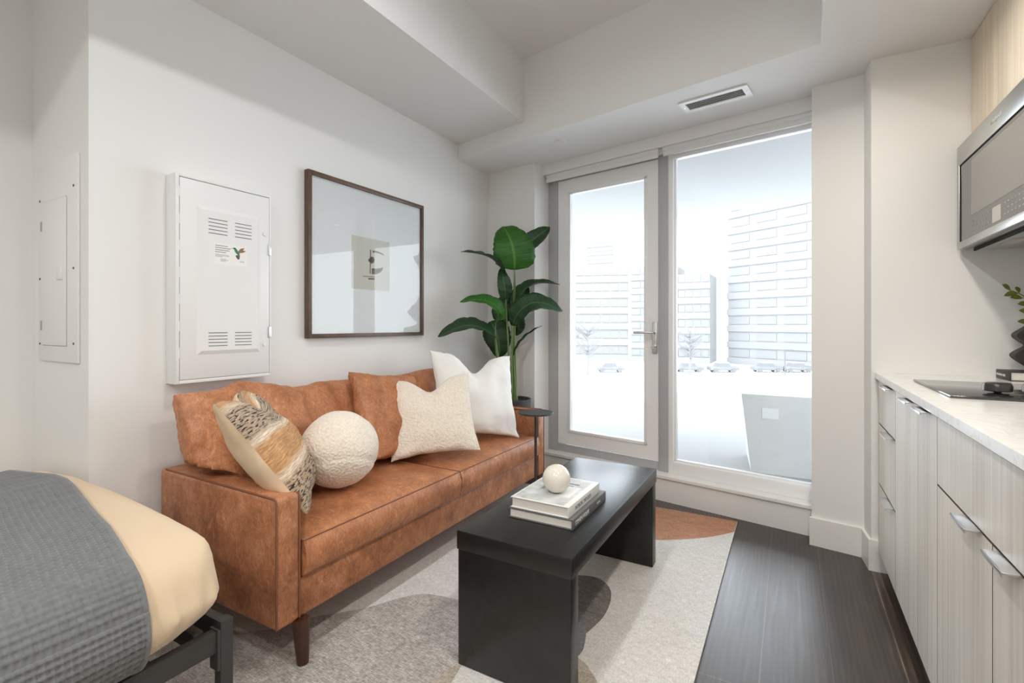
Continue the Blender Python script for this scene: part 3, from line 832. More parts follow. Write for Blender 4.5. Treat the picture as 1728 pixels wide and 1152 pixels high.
# back cushions (part of the sofa)
def over_arm(c):                 # the near cushion spills over the arm but not through it
    t = min(1, max(0, (c.z - .574) / .06)); lim = 1.070 - .13 * t * t * (3 - 2 * t)
    if c.y < lim: c.y = lim + (c.y - lim) * .06
for c_, w_, h_, T_, sd, N_, rn, ch, fx_ in (((-1.868, 1.195, .662), .53, .44, .18, 3, (.92, .03, .36), .12, -.028, over_arm), ((-1.945, 1.68, .632), .54, .43, .17, 4, (.94, 0, .28), .05, -.01, None), ((-1.915, 2.375, .632), .84, .43, .17, 6, (.94, 0, .28), .05, -.01, None)):
    bm = pillow(w_, h_, T_, pose(c_, N_), ear=.015, n=34, p=.34, seed=sd, wr=.011, lump=13, rnd=rn, chop=ch, fix=fx_)
    obj('back_cushion', bm, M['leather_cushion'], sofa, smooth=70)
for x, y, dx, dy in ((-1.408, 1.064, .014, -.003), (-1.408, 2.812, .014, .003), (-2.03, 1.055, -.03, -.012), (-2.03, 2.82, -.03, .012)):
    bm = new(); tube(bm, [(x, y, .152), (x + dx * .5, y + dy * .5, .08), (x + dx, y + dy, .0115)], [.027, .024, .0185], 20); obj('leg', bm, M['walnut'], sofa)

# loose cushions
def cushion(name, bm, m, label, cat='cushion', group='loose cushions on the sofa', smooth=70):
    return obj(name, bm, m, label=label, cat=cat, group=group, smooth=smooth)
cushion('leather_cushion', pillow(.45, .45, .15, pose((-1.800, 1.910, .655), (.90, .0, .43), R=(.03, .988, -.154)), ear=.05, n=30, p=.38, seed=12, wr=.011, lump=12), M['leather_cushion'],
        'tan leather cushion in the middle of the sofa, behind the cream boucle square one')

def woven(c, N, R, sd, label, size=.43):
    t = thing('woven_pillow', label, 'cushion', c, 0, 'loose cushions on the sofa')
    bm = pillow(size, size, .19, pose(c, N, R=R), ear=.06, chop=.085, n=34, p=.45, seed=sd, wr=.007, uv=True)
    fr = bm
    # front skin and plain back skin as two parts
    me = bpy.data.meshes.new('tmp'); bm.to_mesh(me)
    b2 = new(); b2.from_mesh(me); bpy.data.meshes.remove(me)
    def keep(b, front):
        mt = pose(c, N, R=R).inverted()
        n = 34 * 34
        dele = [f for k, f in enumerate(b.faces) if (k < n) != front]
        bmesh.ops.delete(b, geom=dele, context='FACES')
    keep(fr, True); keep(b2, False)
    obj('woven_front', fr, M['woven'], t, smooth=70)
    obj('plain_back', b2, M['cream_back'], t, smooth=70, label='plain cream cotton back')
woven((-1.66, 1.125, .680), (.51, .635, .58), (-.767, .64, -.02), 21, 'striped tan and black woven pillow with a plain cream back, over the near sofa arm', .465)

bm = new(); bmesh.ops.create_uvsphere(bm, u_segments=64, v_segments=40, radius=1)
for q in bm.verts:
    d_ = q.co.copy(); r_ = .160 + .004 * noise.noise(d_ * 2.5)
    q.co = Vector((-1.642, 1.428, .603)) + Vector((d_.x * r_ * .97, d_.y * r_, d_.z * r_ * .98))
    if q.co.z < .450: q.co.z = .450 - (.450 - q.co.z) * .3
    # seam groove
    s_ = d_.dot(Vector((-.35, .28, .9)).normalized()) + .45
    q.co -= d_ * .006 * math.exp(-(s_ / .035) ** 2)
cushion('ball_cushion', bm, M['boucle'], 'round cream boucle ball cushion in the middle of the seat')
cushion('boucle_cushion', pillow(.445, .435, .15, pose((-1.628, 2.022, .655), (.56, -.66, .50), R=(.74, .66, .08)), ear=.08, chop=.080, n=36, p=.45, seed=31, wr=.006), M['boucle'],
        'square cream boucle cushion with a dented top edge')
cushion('linen_cushion', pillow(.55, .53, .18, pose((-1.665, 2.475, .705), (.80, -.44, .38), R=(.51, .85, -.10)), ear=.10, chop=.115, n=36, p=.46, seed=41, wr=.010, lump=12), M['white_linen'],
        'large plain white cushion with a dented top at the far end of the sofa')

# ================================================================== SIDE TABLE
st = thing('side_table', 'small round black metal drinks table by the far sofa arm', 'side table', (-1.316, 2.60, .0))
bm = new(); lathe(bm, [(.100, .596), (.104, .598), (.104, .605), (.102, .607)], c=(-1.316, 2.60, 0), seg=56); obj('table_top', bm, M['black_metal'], st)
bm = new(); tube(bm, [(-1.316, 2.60, .02), (-1.316, 2.60, .597)], .0085, 14); obj('pole', bm, M['black_metal'], st)
bm = new(); lathe(bm, [(.100, .0112), (.100, .018), (.095, .022)], c=(-1.316, 2.60, 0), seg=48); obj('base', bm, M['black_metal'], st)

# ================================================================== COFFEE TABLE
TX0, TX1, TY0, TY1 = -.952, -.545, 1.307, 2.33
ct = thing('coffee_table', 'black stained wooden waterfall coffee table on the rug', 'coffee table', ((TX0 + TX1) / 2, (TY0 + TY1) / 2, .0112))
bm = new(); box(bm, TX0, TX1, TY0, TY1, .388, .450, bev=.003); obj('table_top', bm, M['black_wood'], ct)
for y0 in (TY0 + .003, TY1 - .060):
    bm = new(); box(bm, TX0 + .004, TX1 - .004, y0, y0 + .057, .0112, .388, bev=.003); obj('leg', bm, M['black_wood'], ct)

def book(name, label, x0, x1, y0, y1, z0, z1, cover, spine, group, cat='book', th=.003):
    """closed hardback lying flat; spine on the +x or -x side"""
    t = thing(name, label, cat, ((x0 + x1) / 2, (y0 + y1) / 2, z0), 0, group)
    bm = new()
    box(bm, x0, x1, y0, y1, z0, z0 + th, bev=.0008); box(bm, x0, x1, y0, y1, z1 - th, z1, bev=.0008)
    if spine > 0: box(bm, x1 - th, x1 + .001, y0, y1, z0 + .0004, z1 - .0004, bev=.0008)
    else: box(bm, x0 - .001, x0 + th, y0, y1, z0 + .0004, z1 - .0004, bev=.0008)
    obj('cover', bm, M[cover], t)
    obj('pages', bx(x0 + (.005 if spine > 0 else th), x1 - (th if spine > 0 else .005), y0 + .004, y1 - .004, z0 + th, z1 - th), M['paper'], t, smooth=0)
    return t
b1 = book('book', 'grey hardback lying at the bottom of the coffee table stack', -.858, -.618, 1.487, 1.815, .4505, .485, 'grey_cover', 1, 'books on the coffee table', th=.0045)
text('spine_title', 'STEVEN VOLPE', .0205, frame_mtx((-.6165, 1.507, .4605), (0, 1, 0), (0, 0, 1)), M['ink_white'], b1, spacing=.92)
text('spine_imprint', 'RIZZOLI', .0095, frame_mtx((-.6165, 1.715, .4645), (0, 1, 0), (0, 0, 1)), M['ink_white'], b1)
b2 = book('book', 'white hardback with a grey cover picture on top of the coffee table stack', -.852, -.634, 1.490, 1.787, .4855, .522, 'white_cover', 1, 'books on the coffee table')
text('spine_title', 'NORDIC MOODS', .0200, frame_mtx((-.6325, 1.545, .4965), (0, 1, 0), (0, 0, 1)), M['ink_grey'], b2, spacing=.95)
bm = new(); box(bm, -.845, -.655, 1.500, 1.780, .522, .5222); obj('cover_picture', bm, M['cover_grey'], b2, smooth=0)
bm = new()
for a in ((-.76, -.70, 1.60, 1.70), (-.735, -.685, 1.71, 1.725), (-.80, -.785, 1.62, 1.74)):
    box(bm, *a, .5222, .5224)
obj('cover_shapes', bm, M['ink_grey'], b2, smooth=0)
bm = new(); box(bm, -.715, -.668, 1.575, 1.69, .5222, .5225); obj('cover_chair', bm, M['white_cover'], b2, smooth=0)
bm = new(); bmesh.ops.create_uvsphere(bm, u_segments=56, v_segments=36, radius=.0497, matrix=Matrix.Translation((-.729, 1.605, .5725)))
obj('ceramic_sphere', bm, M['ceramic'], label='glossy ivory ceramic ball standing on the stacked coffee table books', cat='ornament', smooth=80)

# ================================================================== BED
bed = thing('bed_frame', 'black metal platform bed frame at the left edge', 'bed', (-1.95, -.25, 0))
BX1, BY1 = -1.284, .765
for (x, y) in ((BX1, BY1), (BX1, -1.25), (-2.58, BY1 - .02), (-2.58, -1.25)):
    obj('post', bx(x - .031, x, y - .033, y, .0 if not (RX0 < x < RX1 and RY0 < y < RY1) else .0108, .350, bev=.003), M['black_metal'], bed)
obj('side_rail', bx(BX1 - .032, BX1 - .006, -1.21, BY1 - .035, .272, .328, bev=.003), M['black_metal'], bed)
obj('side_rail', bx(-2.60, -2.575, -1.21, BY1 - .062, .272, .328, bev=.003), M['black_metal'], bed)
obj('foot_rail', bx(-2.56, BX1 - .031, BY1 - .030, BY1 - .004, .290, .346, bev=.003), M['black_metal'], bed)
obj('foot_rail', bx(-2.56, BX1 - .030, BY1 - .085, BY1 - .060, .290, .335, bev=.003), M['black_metal'], bed)
obj('bracket', bx(BX1 - .038, BX1 - .001, BY1 - .041, BY1 - .032, .225, .332, bev=.002), M['black_metal'], bed)
for k in range(9):
    y = .56 - k * .2
    obj('slat', bx(-2.575, BX1 - .032, y - .03, y + .03, .300, .318), M['black_metal'], bed)

DX0, DX1, DY0, DY1 = -2.595, -1.256, -1.30, .735
SIDE = [(0, .455), (.006, .490), (.020, .522), (.045, .550), (.09, .570), (.18, .588), (.33, .606), (.57, .630), (.80, .643), (1.0, .650)]
FOOT = [(0, .455), (.003, .520), (.010, .575), (.025, .608), (.05, .630), (.10, .645), (.20, .655), (.4, .66)]
SIDE = [(p.x, p.y) for p in catmull([(a, b, 0) for a, b in SIDE], 80)]
FOOT = [(p.x, p.y) for p in catmull([(a, b, 0) for a, b in FOOT], 80)]
def lut(T_, d_):
    if d_ <= 0: return T_[0][1]
    for a, b in zip(T_, T_[1:]):
        if d_ <= b[0]: return a[1] + (b[1] - a[1]) * (d_ - a[0]) / (b[0] - a[0])
    return T_[-1][1]
def top_z(x, y):
    a = min(lut(SIDE, DX1 - x), lut(SIDE, x - DX0)); b = min(lut(FOOT, DY1 - y), lut(FOOT, y - DY0))
    k = .018; h = max(k - abs(a - b), 0) / k
    return min(a, b) - h * h * k * .25
def ring(ins, n=1000):
    x0, x1, y0, y1 = DX0 + ins, DX1 - ins, DY0 + ins, DY1 - ins
    r = max(.015, .10 - ins * .2); pts = []
    for cx_, cy_, a0 in ((x1 - r, y1 - r, 0), (x0 + r, y1 - r, 90), (x0 + r, y0 + r, 180), (x1 - r, y0 + r, 270)):
        for k in range(13): pts.append((cx_ + r * math.cos(rad(a0 + k * 90 / 12)), cy_ + r * math.sin(rad(a0 + k * 90 / 12))))
    pts.append(pts[0]); L = [0]
    for a, b in zip(pts, pts[1:]): L.append(L[-1] + math.dist(a, b))
    out = []; k = 0
    for i in range(n):
        s_ = L[-1] * i / n
        while L[k + 1] < s_: k += 1
        f = (s_ - L[k]) / max(1e-9, L[k + 1] - L[k]); a, b = pts[k], pts[k + 1]
        out.append((a[0] + (b[0] - a[0]) * f, a[1] + (b[1] - a[1]) * f))
    return out
LOW = [(p.x, p.y) for p in catmull([(a, b, 0) for a, b in [(.10, .331), (.058, .336), (.028, .349), (.006, .374), (-.007, .403), (-.010, .430), (-.006, .448)]], 16)]
LEVELS = LOW + [(q, None) for q in (0, .004, .010, .018, .028, .04, .055, .075, .10, .13, .17, .22, .28, .35, .43, .52, .62)]
bm = new(); rows = []
for ins, z in LEVELS:
    row = []
    for (x, y) in ring(ins):
        zz = top_z(x, y) if z is None else z
        corner = math.exp(-((x - DX1) ** 2 + (y - DY1) ** 2) / .022)
        if z is not None: zz += .045 * corner * (.455 - z) / .125
        side = max(0.0, 1 - abs(zz - .42) / .17)
        ax = (x + 1.26) * 1.0 - (y - .73)
        rd = 1 - abs(noise.noise(Vector((ax * 9 + zz * 2.5, zz * 1.2, 1.7)))) * 2.2
        rd2 = 1 - abs(noise.noise(Vector((ax * 21 - zz * 5, zz * 3, 4.1)))) * 2.2
        fold = .020 * max(0, rd) ** 2 - .008 + .012 * max(0, rd2) ** 3
        cxn, cyn = x + 1.94, y + .28; ln = math.hypot(cxn, cyn)
        soft = noise.noise(Vector((x * 4, y * 4, 2))) * .006 + noise.noise(Vector((x * 13, y * 13, 3))) * .002 if zz > .5 else 0
        k = fold * side * min(1, max(0, (y - .49) / .07)) * (1 - .75 * math.exp(-((x - DX1) ** 2 + (y - DY1) ** 2) / .012))
        row.append(bm.verts.new((x + cxn / ln * k, y + cyn / ln * k, zz + soft)))
    rows.append(row)
n_ = len(rows[0])
for a, b in zip(rows, rows[1:]):
    for i in range(n_): bm.faces.new((a[i], a[(i + 1) % n_], b[(i + 1) % n_], b[i]))
bm.faces.new(rows[0][::-1]); bm.faces.new(rows[-1])
for _ in range(6): bmesh.ops.smooth_vert(bm, verts=[v for r_ in rows[1:-1] for v in r_], factor=.5, use_axis_x=True, use_axis_y=True, use_axis_z=True)
for q in bm.verts:               # creases hanging down the side, left of the blanket
    c = q.co
    g = max(0, 1 - abs(c.z - .43) / .11) * min(1, max(0, (c.y - .50) / .05)) * (c.x > -1.7)
    if g:
        ax = (c.x - DX1) * 1.0 - (c.y - DY1)
        r1 = max(0, 1 - abs(noise.noise(Vector((ax * 13 + c.z * 3.5, c.z * 1.5, 7.7)))) * 3)
        r2 = max(0, 1 - abs(noise.noise(Vector((ax * 24 - c.z * 4, c.z * 2.5, 2.1)))) * 3)
        ln = math.hypot(c.x + 1.94, c.y + .28); k = g * (.013 * r1 ** 2 + .006 * r2 ** 2 - .004)
        c.x += (c.x + 1.94) / ln * k; c.y += (c.y + .28) / ln * k
obj('duvet', bm, M['duvet'], label='plump cream duvet covering the bed mattress', cat='duvet', smooth=70)

# waffle blanket over the duvet: its section follows the duvet side and top
sec = [Vector((p[0], p[1], 0)) for p in [(.045, .345), (.018, .362), (-.002, .388), (-.011, .425), (-.006, .458), (.004, .490), (.020, .522), (.045, .550), (.09, .570), (.18, .588),
                                         (.33, .606), (.57, .630), (.80, .643), (1.0, .650), (1.32, .652)]]
fine = catmull(sec, 500); L = [0]
for a, b in zip(fine, fine[1:]): L.append(L[-1] + (b - a).length)
def at_arc(s_):
    lo, hi = 0, len(L) - 1
    while hi - lo > 1:
        mid_ = (lo + hi) // 2
        if L[mid_] < s_: lo = mid_
        else: hi = mid_
    f = (s_ - L[lo]) / (L[hi] - L[lo]); t_ = (fine[min(hi + 4, len(fine) - 1)] - fine[max(lo - 4, 0)]).normalized()
    return fine[lo].lerp(fine[hi], f), Vector((-t_.y, t_.x, 0))
bm = new(); CELL = .0138; ST = CELL / 4
ns = int(min(L[-1], 1.42) / ST); ny = int(.95 / ST); G = []
for i in range(ns):
    s_ = i * ST; p, nrm = at_arc(s_)
    x = DX1 - p.x
    fy = .545 + .02 * min(1, max(0, (s_ - .25) / .2)) + .075 * min(1, max(0, (s_ - .3) / .7)) + .005 * math.sin(s_ * 9)
    ph = .25 * math.sin(s_ * 7) ; row = []
    for j in range(ny):
        y = fy - j * ST
        z = p.y if s_ < .16 else min(p.y, top_z(x, y))
        a = abs(math.cos(math.pi * s_ / CELL)); b = abs(math.cos(math.pi * j / 4))
        h = .0105 + .0052 * max(a ** 6, b ** 6) + .004 * noise.noise(Vector((x * 5, y * 5, 0))) + .004 * noise.noise(Vector((x * 17, y * 9, 5)))
        if j < 3: h = .017
        row.append(bm.verts.new((x - nrm.x * h, y, z + nrm.y * h)))
    G.append(row)
for i in range(ns - 1):
    for j in range(ny - 1): bm.faces.new((G[i][j], G[i + 1][j], G[i + 1][j + 1], G[i][j + 1]))
obj('waffle_blanket', bm, M['blanket'], label='grey waffle-weave blanket spread over the cream duvet', cat='blanket', smooth=180)

# ================================================================== WALL FITTINGS (left)
mc = thing('media_cabinet', 'white metal wiring cabinet with louvred door on the left wall', 'wall cabinet', (XL, 1.19, .895))
CY0, CY1, CZ0, CZ1 = 1.000, 1.400, .892, 1.712
CF = XL + .072
bm = new()
box(bm, XL, CF - .012, CY0, CY1, CZ0, CZ1, bev=.002)
for a in ((CY0, CY0 + .014, CZ0, CZ1), (CY1 - .008, CY1, CZ0, CZ1), (CY0 + .014, CY1 - .008, CZ0, CZ0 + .014), (CY0 + .014, CY1 - .008, CZ1 - .012, CZ1)):
    box(bm, CF - .013, CF, *a, bev=.002)
obj('cabinet_body', bm, M['white_metal'], mc)
dr = obj('door', bx(CF - .008, CF - .001, CY0 + .016, CY1 - .010, CZ0 + .016, CZ1 - .0145, bev=.001), M['white_metal'], mc)
bm = new()
vs = box(bm, CF - .002, CF + .006, 1.075, 1.348, 1.000, 1.605, bev=0)
for q in vs:
    if q.co.x > CF: q.co.y += .018 if q.co.y < 1.2 else -.018; q.co.z += .018 if q.co.z < 1.3 else -.018
obj('raised_panel', bm, M['white_metal'], dr, smooth=0)
for (y0, y1, z0_, z1_) in ((1.120, 1.197, 1.497, 1.555), (1.229, 1.302, 1.497, 1.555), (1.120, 1.197, 1.037, 1.090), (1.229, 1.302, 1.037, 1.090)):
    bm = new()
    for k in range(5):
        z = z0_ + (z1_ - z0_) * k / 4; box(bm, CF + .0055, CF + .0066, y0, y1, z - .0014, z + .0014)
    obj('louvre_slots', bm, M['slot'], dr, smooth=0)
for z in (1.53, 1.035):
    bm = new(); lathe(bm, [(.009, 0), (.008, .004)], seg=20, mtx=Matrix.Translation((CF, 1.367, z)) @ Matrix.Rotation(math.pi / 2, 4, 'Y')); obj('door_lock', bm, M['white_metal'], dr)
for z in (1.462, 1.090):
    bm = new(); box(bm, CF - .003, CF + .003, CY1 - .014, CY1 - .0015, z - .025, z + .025, bev=.001); box(bm, CF, CF + .0034, CY1 - .0125, CY1 - .0105, z - .022, z + .022)
    h_ = obj('hinge', bm, M['chrome'], mc)
for k in range(7):
    z = 1.64 - k * .105
    bm = new(); box(bm, CF - .004, CF + .0006, CY0 + .006, CY0 + .015, z - .018, z + .018); tube(bm, [(CF + .0005, CY0 + .008, z + .02), (CF + .0012, CY0 + .008, z + .02)], .0022, 8); tube(bm, [(CF + .0005, CY0 + .014, z + .02), (CF + .0012, CY0 + .014, z + .02)], .0022, 8)
    obj('clip', bm, M['white_metal'], mc)
# sticker with a hummingbird
SF = CF + .0064
stk = obj('sticker', bx(CF + .0058, SF, 1.140, 1.283, 1.373, 1.459), M['sticker'], dr, smooth=0, label='white sticker with text lines and a hummingbird')
bm = new()
for k, (y1, h_) in enumerate(((1.198, .0042), (1.209, .0042), (1.205, .0042), (1.190, .0042))):
    z = 1.450 - k * .0088; box(bm, SF - .0001, SF + .0003, 1.146, y1, z - h_ / 2, z + h_ / 2)
for k, y1 in enumerate((1.202, 1.204, 1.176)):
    z = 1.4135 - k * .0042; box(bm, SF - .0001, SF + .0003, 1.146, y1, z - .0010, z + .0010)
for k, y1 in enumerate((1.192, 1.200, 1.188)):
    z = 1.3955 - k * .0042; box(bm, SF - .0001, SF + .0003, 1.168, y1, z - .0010, z + .0010)
obj('text_lines', bm, M['text_mauve'], stk, smooth=0)
text('logo_text', 'TELUS', .0068, frame_mtx((SF + .0001, 1.249, 1.3905), (0, 1, 0), (0, 0, 1)), M['ink_grey'], stk)
def flatyz(bm, pts, x0, x1):
    n = len(pts); a = [bm.verts.new((x0, *p)) for p in pts]; b = [bm.verts.new((x1, *p)) for p in pts]
    bm.faces.new(a[::-1]); bm.faces.new(b)
    for i in range(n): bm.faces.new((a[i], a[(i + 1) % n], b[(i + 1) % n], b[i]))
hb = lambda p: [(1.205 + x * .072, 1.402 + y * .052) for x, y in p]
bm = new(); flatyz(bm, hb([(.28, .78), (.40, .86), (.48, .72), (.58, .55), (.62, .38), (.50, .36), (.36, .52), (.30, .66)]), SF - .0001, SF + .0004); obj('bird_body', bm, M['bird_green'], stk, smooth=0)
bm = new(); flatyz(bm, hb([(.52, .68), (.68, .92), (.92, 1.0), (.80, .80), (1.0, .74), (.82, .60), (.60, .52)]), SF - .0001, SF + .0004); obj('bird_wing', bm, M['bird_brown'], stk, smooth=0)
bm = new(); flatyz(bm, hb([(.36, .30), (.50, .36), (.62, .36), (.60, .04), (.50, -.02), (.40, .14)]), SF - .0001, SF + .0004); flatyz(bm, hb([(-.06, .80), (.20, .86), (.30, .94), (.40, .86), (.30, .78), (.18, .83)]), SF - .0001, SF + .00045); obj('bird_tail_and_beak', bm, M['bird_dark'], stk, smooth=0)

# breaker panel on the alcove return wall (faces -y)
BYF = .757
bp_ = thing('breaker_panel', 'flush painted electrical breaker panel on the alcove wall', 'electrical panel', (-2.375, BYF, .985))
obj('cover_plate', bx(-2.55, -2.195, BYF - .009, BYF, .985, 1.735, bev=.003), M['wall'], bp_)
pd = obj('door', bx(-2.500, -2.285, BYF - .013, BYF - .008, 1.046, 1.590, bev=.002), M['wall'], bp_)
bm = new()
for a in ((-2.2855, -2.2825, 1.046, 1.590), (-2.500, -2.2825, 1.0435, 1.0465), (-2.500, -2.2825, 1.589, 1.592)):
    box(bm, a[0], a[1], BYF - .0095, BYF - .0088, a[2], a[3])
obj('door_gap', bm, M['text_mauve'], bp_, smooth=0)
obj('latch', bx(-2.352, -2.308, BYF - .018, BYF - .012, 1.288, 1.336, bev=.002), M['wall'], pd)
for (x, z) in ((-2.53, 1.60), (-2.225, 1.62), (-2.53, 1.30), (-2.225, 1.325), (-2.53, 1.05), (-2.225, 1.055)):
    bm = new(); lathe(bm, [(.0045, 0), (.0045, .002)], seg=10, mtx=Matrix.Translation((x, BYF - .0088, z)) @ Matrix.Rotation(math.pi / 2, 4, 'X')); obj('screw', bm, M['slot'], bp_)
for z in (1.50, 1.12):
    obj('hinge', bx(-2.512, -2.500, BYF - .014, BYF - .008, z - .018, z + .018), M['text_mauve'], bp_, smooth=0)

# framed print
AX = XL + .034
AY0, AY1, AZ0, AZ1 = 1.628, 2.515, 1.055, 1.905
art = thing('framed_print', 'large square abstract print in a thin brown wooden frame', 'framed picture', (XL, (AY0 + AY1) / 2, AZ0))
bm = new(); fw = .022
for a in ((AY0, AY0 + fw, AZ0, AZ1), (AY1 - fw, AY1, AZ0, AZ1), (AY0 + fw, AY1 - fw, AZ0, AZ0 + fw), (AY0 + fw, AY1 - fw, AZ1 - fw, AZ1)):
    box(bm, XL + .002, AX, *a, bev=.0015)
obj('frame', bm, M['frame_wood'], art)
obj('mat_board', bx(XL + .004, AX - .014, AY0 + fw, AY1 - fw, AZ0 + fw, AZ1 - fw), M['mat_board'], art, smooth=0)
pp = obj('print_paper', bx(AX - .0142, AX - .0132, 1.918, 2.212, 1.325, 1.622), M['print_paper'], art, smooth=0, label='square beige paper with brown abstract shapes')
def mk(x, y):
    return (1.918 + (x - 460) / 340 * .294, 1.622 - (y - (185 + (x - 460) * .19)) / 480 * .297)
AP = AX - .0133
def ink(pts):
    bm = new(); flatyz(bm, [mk(*p) for p in pts], AP, AP + .0006); obj('ink_shape', bm, M['print_ink'], pp, smooth=0)
ink([(617, 320), (626, 322), (622, 545), (614, 544)])
ink([(640, 328), (670, 330), (700, 340), (728, 356), (752, 378), (738, 374), (710, 360), (680, 350), (642, 348)])
ink([(600 + 0, 418), (606, 404), (620, 396), (630, 384), (645, 388), (656, 408), (655, 432), (642, 448), (628, 452), (620, 438), (606, 432)])
ink([(632, 493), (670, 500), (705, 497), (737, 489), (730, 515), (712, 535), (690, 547), (660, 552), (632, 548)])
ink([(552, 557), (560, 560), (662, 574), (662, 580), (556, 566)])
ink([(602, 582), (658, 588), (658, 602), (602, 597)])
obj('glass_pane', bx(AX - .010, AX - .0085, AY0 + fw, AY1 - fw, AZ0 + fw, AZ1 - fw), M['art_glass'], art, smooth=0)

# ================================================================== PLANT
PX, PY = -1.75, 3.075
plant = thing('potted_plant', 'tall broad-leaved green plant in a charcoal pot behind the sofa', 'potted plant', (PX, PY, .011))
bm = new(); lathe(bm, [(.095, .0112), (.105, .02), (.138, .585), (.140, .593), (.132, .596), (.126, .590), (.123, .555)], c=(PX, PY, 0), seg=56, cap=False)
bm.faces.new([q for q in bm.verts if q.co.z < .012][::-1]); obj('pot', bm, M['pot'], plant)
bm = new(); lathe(bm, [(.124, .55), (.124, .572), (.06, .580), (.01, .582)], c=(PX, PY, 0), seg=40)
for q in bm.verts: q.co.z += noise.noise(q.co * 60) * .006
obj('soil', bm, M['soil'], plant)
fx, fy, rx, ry = -.494, .8695, .8695, .494
def pd3(u, v_, f):                       # a point of the plant, measured along the view axis of the photo
    r = (u - 864) / 827 * f
    return Vector((f * fx + r * rx, f * fy + r * ry, 1.12 + (549 - v_) / 827 * f))
def leafm(mid, hw, face, m='leaf', fold=.25, stem=None, tipp=.75, curl=0.0):
    """mid: base to tip points; hw: half width; face: direction the blade faces"""
    n, k = 22, 8
    P_ = catmull(mid, n); face = Vector(face).normalized()
    bm = new(); uvl = bm.loops.layers.uv.new('UVMap'); rows = []
    for i, p in enumerate(P_):
        t = i / (n - 1)
        tg = (P_[min(i + 1, n - 1)] - P_[max(i - 1, 0)]).normalized()
        sd = tg.cross(face).normalized(); nn = sd.cross(tg).normalized()
        w_ = hw * (math.sin(math.pi * min(1, t ** tipp * .985 + .012)) ** .62) * (1 + .03 * math.sin(i * 2.7))
        rows.append([bm.verts.new(p + sd * w_ * q + nn * w_ * (fold * abs(q) + curl * q * q) + nn * .004 * math.sin(i * 1.3 + q * 3) * abs(q)) for q in [(-1 + 2 * a / k) for a in range(k + 1)]])
    for i in range(n - 1):
        for a in range(k):
            f = bm.faces.new((rows[i][a], rows[i][a + 1], rows[i + 1][a + 1], rows[i + 1][a]))
            for lp, (q, r_) in zip(f.loops, ((a, i), (a + 1, i), (a + 1, i + 1), (a, i + 1))): lp[uvl].uv = (q / k, r_ / n)
    lf = obj('leaf', bm, M[m], plant, smooth=80)
    so = lf.modifiers.new('thickness', 'SOLIDIFY'); so.thickness = .0012
    if stem:
        bm = new(); S_ = catmull(stem + [mid[0]], 14); tube(bm, S_, [.0085 - .005 * i / 13 for i in range(14)], 9); obj('petiole', bm, M['stem'], lf)
    return lf
soil = lambda a, b: Vector((PX + a, PY + b, .575))
f0 = 3.53
leafm([pd3(868, 455, 3.50), pd3(868, 435, 3.47), pd3(864, 412, 3.46), pd3(856, 393, 3.50), pd3(848, 382, 3.56)], .150, (.55, -.78, .30), 'leaf_bright', .10, [soil(.02, .0), pd3(864, 590, 3.53), pd3(866, 520, 3.52)], tipp=.62)
leafm([pd3(868, 446, 3.58), pd3(884, 418, 3.58), pd3(905, 400, 3.58), pd3(928, 383, 3.60)], .066, (.5, -.80, .35), 'leaf', .15, [soil(.03, .02), pd3(868, 560, 3.56), pd3(869, 480, 3.57)], tipp=1.15)
leafm([pd3(853, 466, 3.50), pd3(838, 443, 3.44), pd3(815, 430, 3.36), pd3(778, 424, 3.26)], .060, (.1, -.45, .9), 'leaf', .35, [soil(.0, -.01), pd3(858, 590, 3.50), pd3(854, 520, 3.50)])
leafm([pd3(853, 505, 3.49), pd3(852, 488, 3.46), pd3(849, 470, 3.46), pd3(845, 452, 3.50)], .052, (.6, -.75, .1), 'leaf', .25, None)
leafm([pd3(866, 528, 3.55), pd3(875, 505, 3.55), pd3(888, 487, 3.58), pd3(912, 478, 3.62), pd3(944, 480, 3.66)], .075, (-.15, -.55, .8), 'leaf', .45, [soil(.03, -.01), pd3(866, 600, 3.53)])
leafm([pd3(864, 548, 3.50), pd3(876, 526, 3.46), pd3(896, 512, 3.44), pd3(920, 512, 3.46), pd3(949, 525, 3.50)], .085, (.35, -.72, .6), 'leaf', .25, [soil(.015, -.02), pd3(863, 610, 3.50)])
leafm([pd3(836, 543, 3.44), pd3(845, 530, 3.40), pd3(832, 512, 3.36), pd3(805, 505, 3.34), pd3(776, 509, 3.32)], .068, (.25, -.55, .8), 'leaf_bright', .20, [soil(-.03, -.02), pd3(842, 620, 3.47), pd3(836, 580, 3.45)])
leafm([pd3(836, 567, 3.42), pd3(812, 553, 3.34), pd3(782, 550, 3.26), pd3(739, 568, 3.16)], .092, (.2, -.55, .8), 'leaf', .22, [soil(-.03, -.03), pd3(844, 625, 3.46)])
leafm([pd3(828, 542, 3.58), pd3(836, 558, 3.55), pd3(842, 580, 3.55), pd3(842, 604, 3.58)], .100, (.55, -.8, .1), 'leaf', .10, None, tipp=.8)
leafm([pd3(866, 530, 3.60), pd3(872, 540, 3.60), pd3(875, 552, 3.60), pd3(871, 566, 3.62)], .055, (.5, -.8, .1), 'leaf', .10, None)
leafm([pd3(866, 600, 3.52), pd3(874, 582, 3.52), pd3(890, 564, 3.54), pd3(914, 549, 3.56)], .018, (-.3, -.6, .7), 'leaf', .4, [soil(.04, .0), pd3(868, 630, 3.52)])
leafm([pd3(852, 545, 3.60), pd3(848, 528, 3.60), pd3(852, 512, 3.60), pd3(862, 495, 3.62)], .080, (.5, -.8, .2), 'leaf', .15, None)
leafm([pd3(870, 520, 3.62), pd3(876, 505, 3.62), pd3(884, 492, 3.62), pd3(888, 480, 3.64)], .055, (.5, -.8, .2), 'leaf', .15, None)

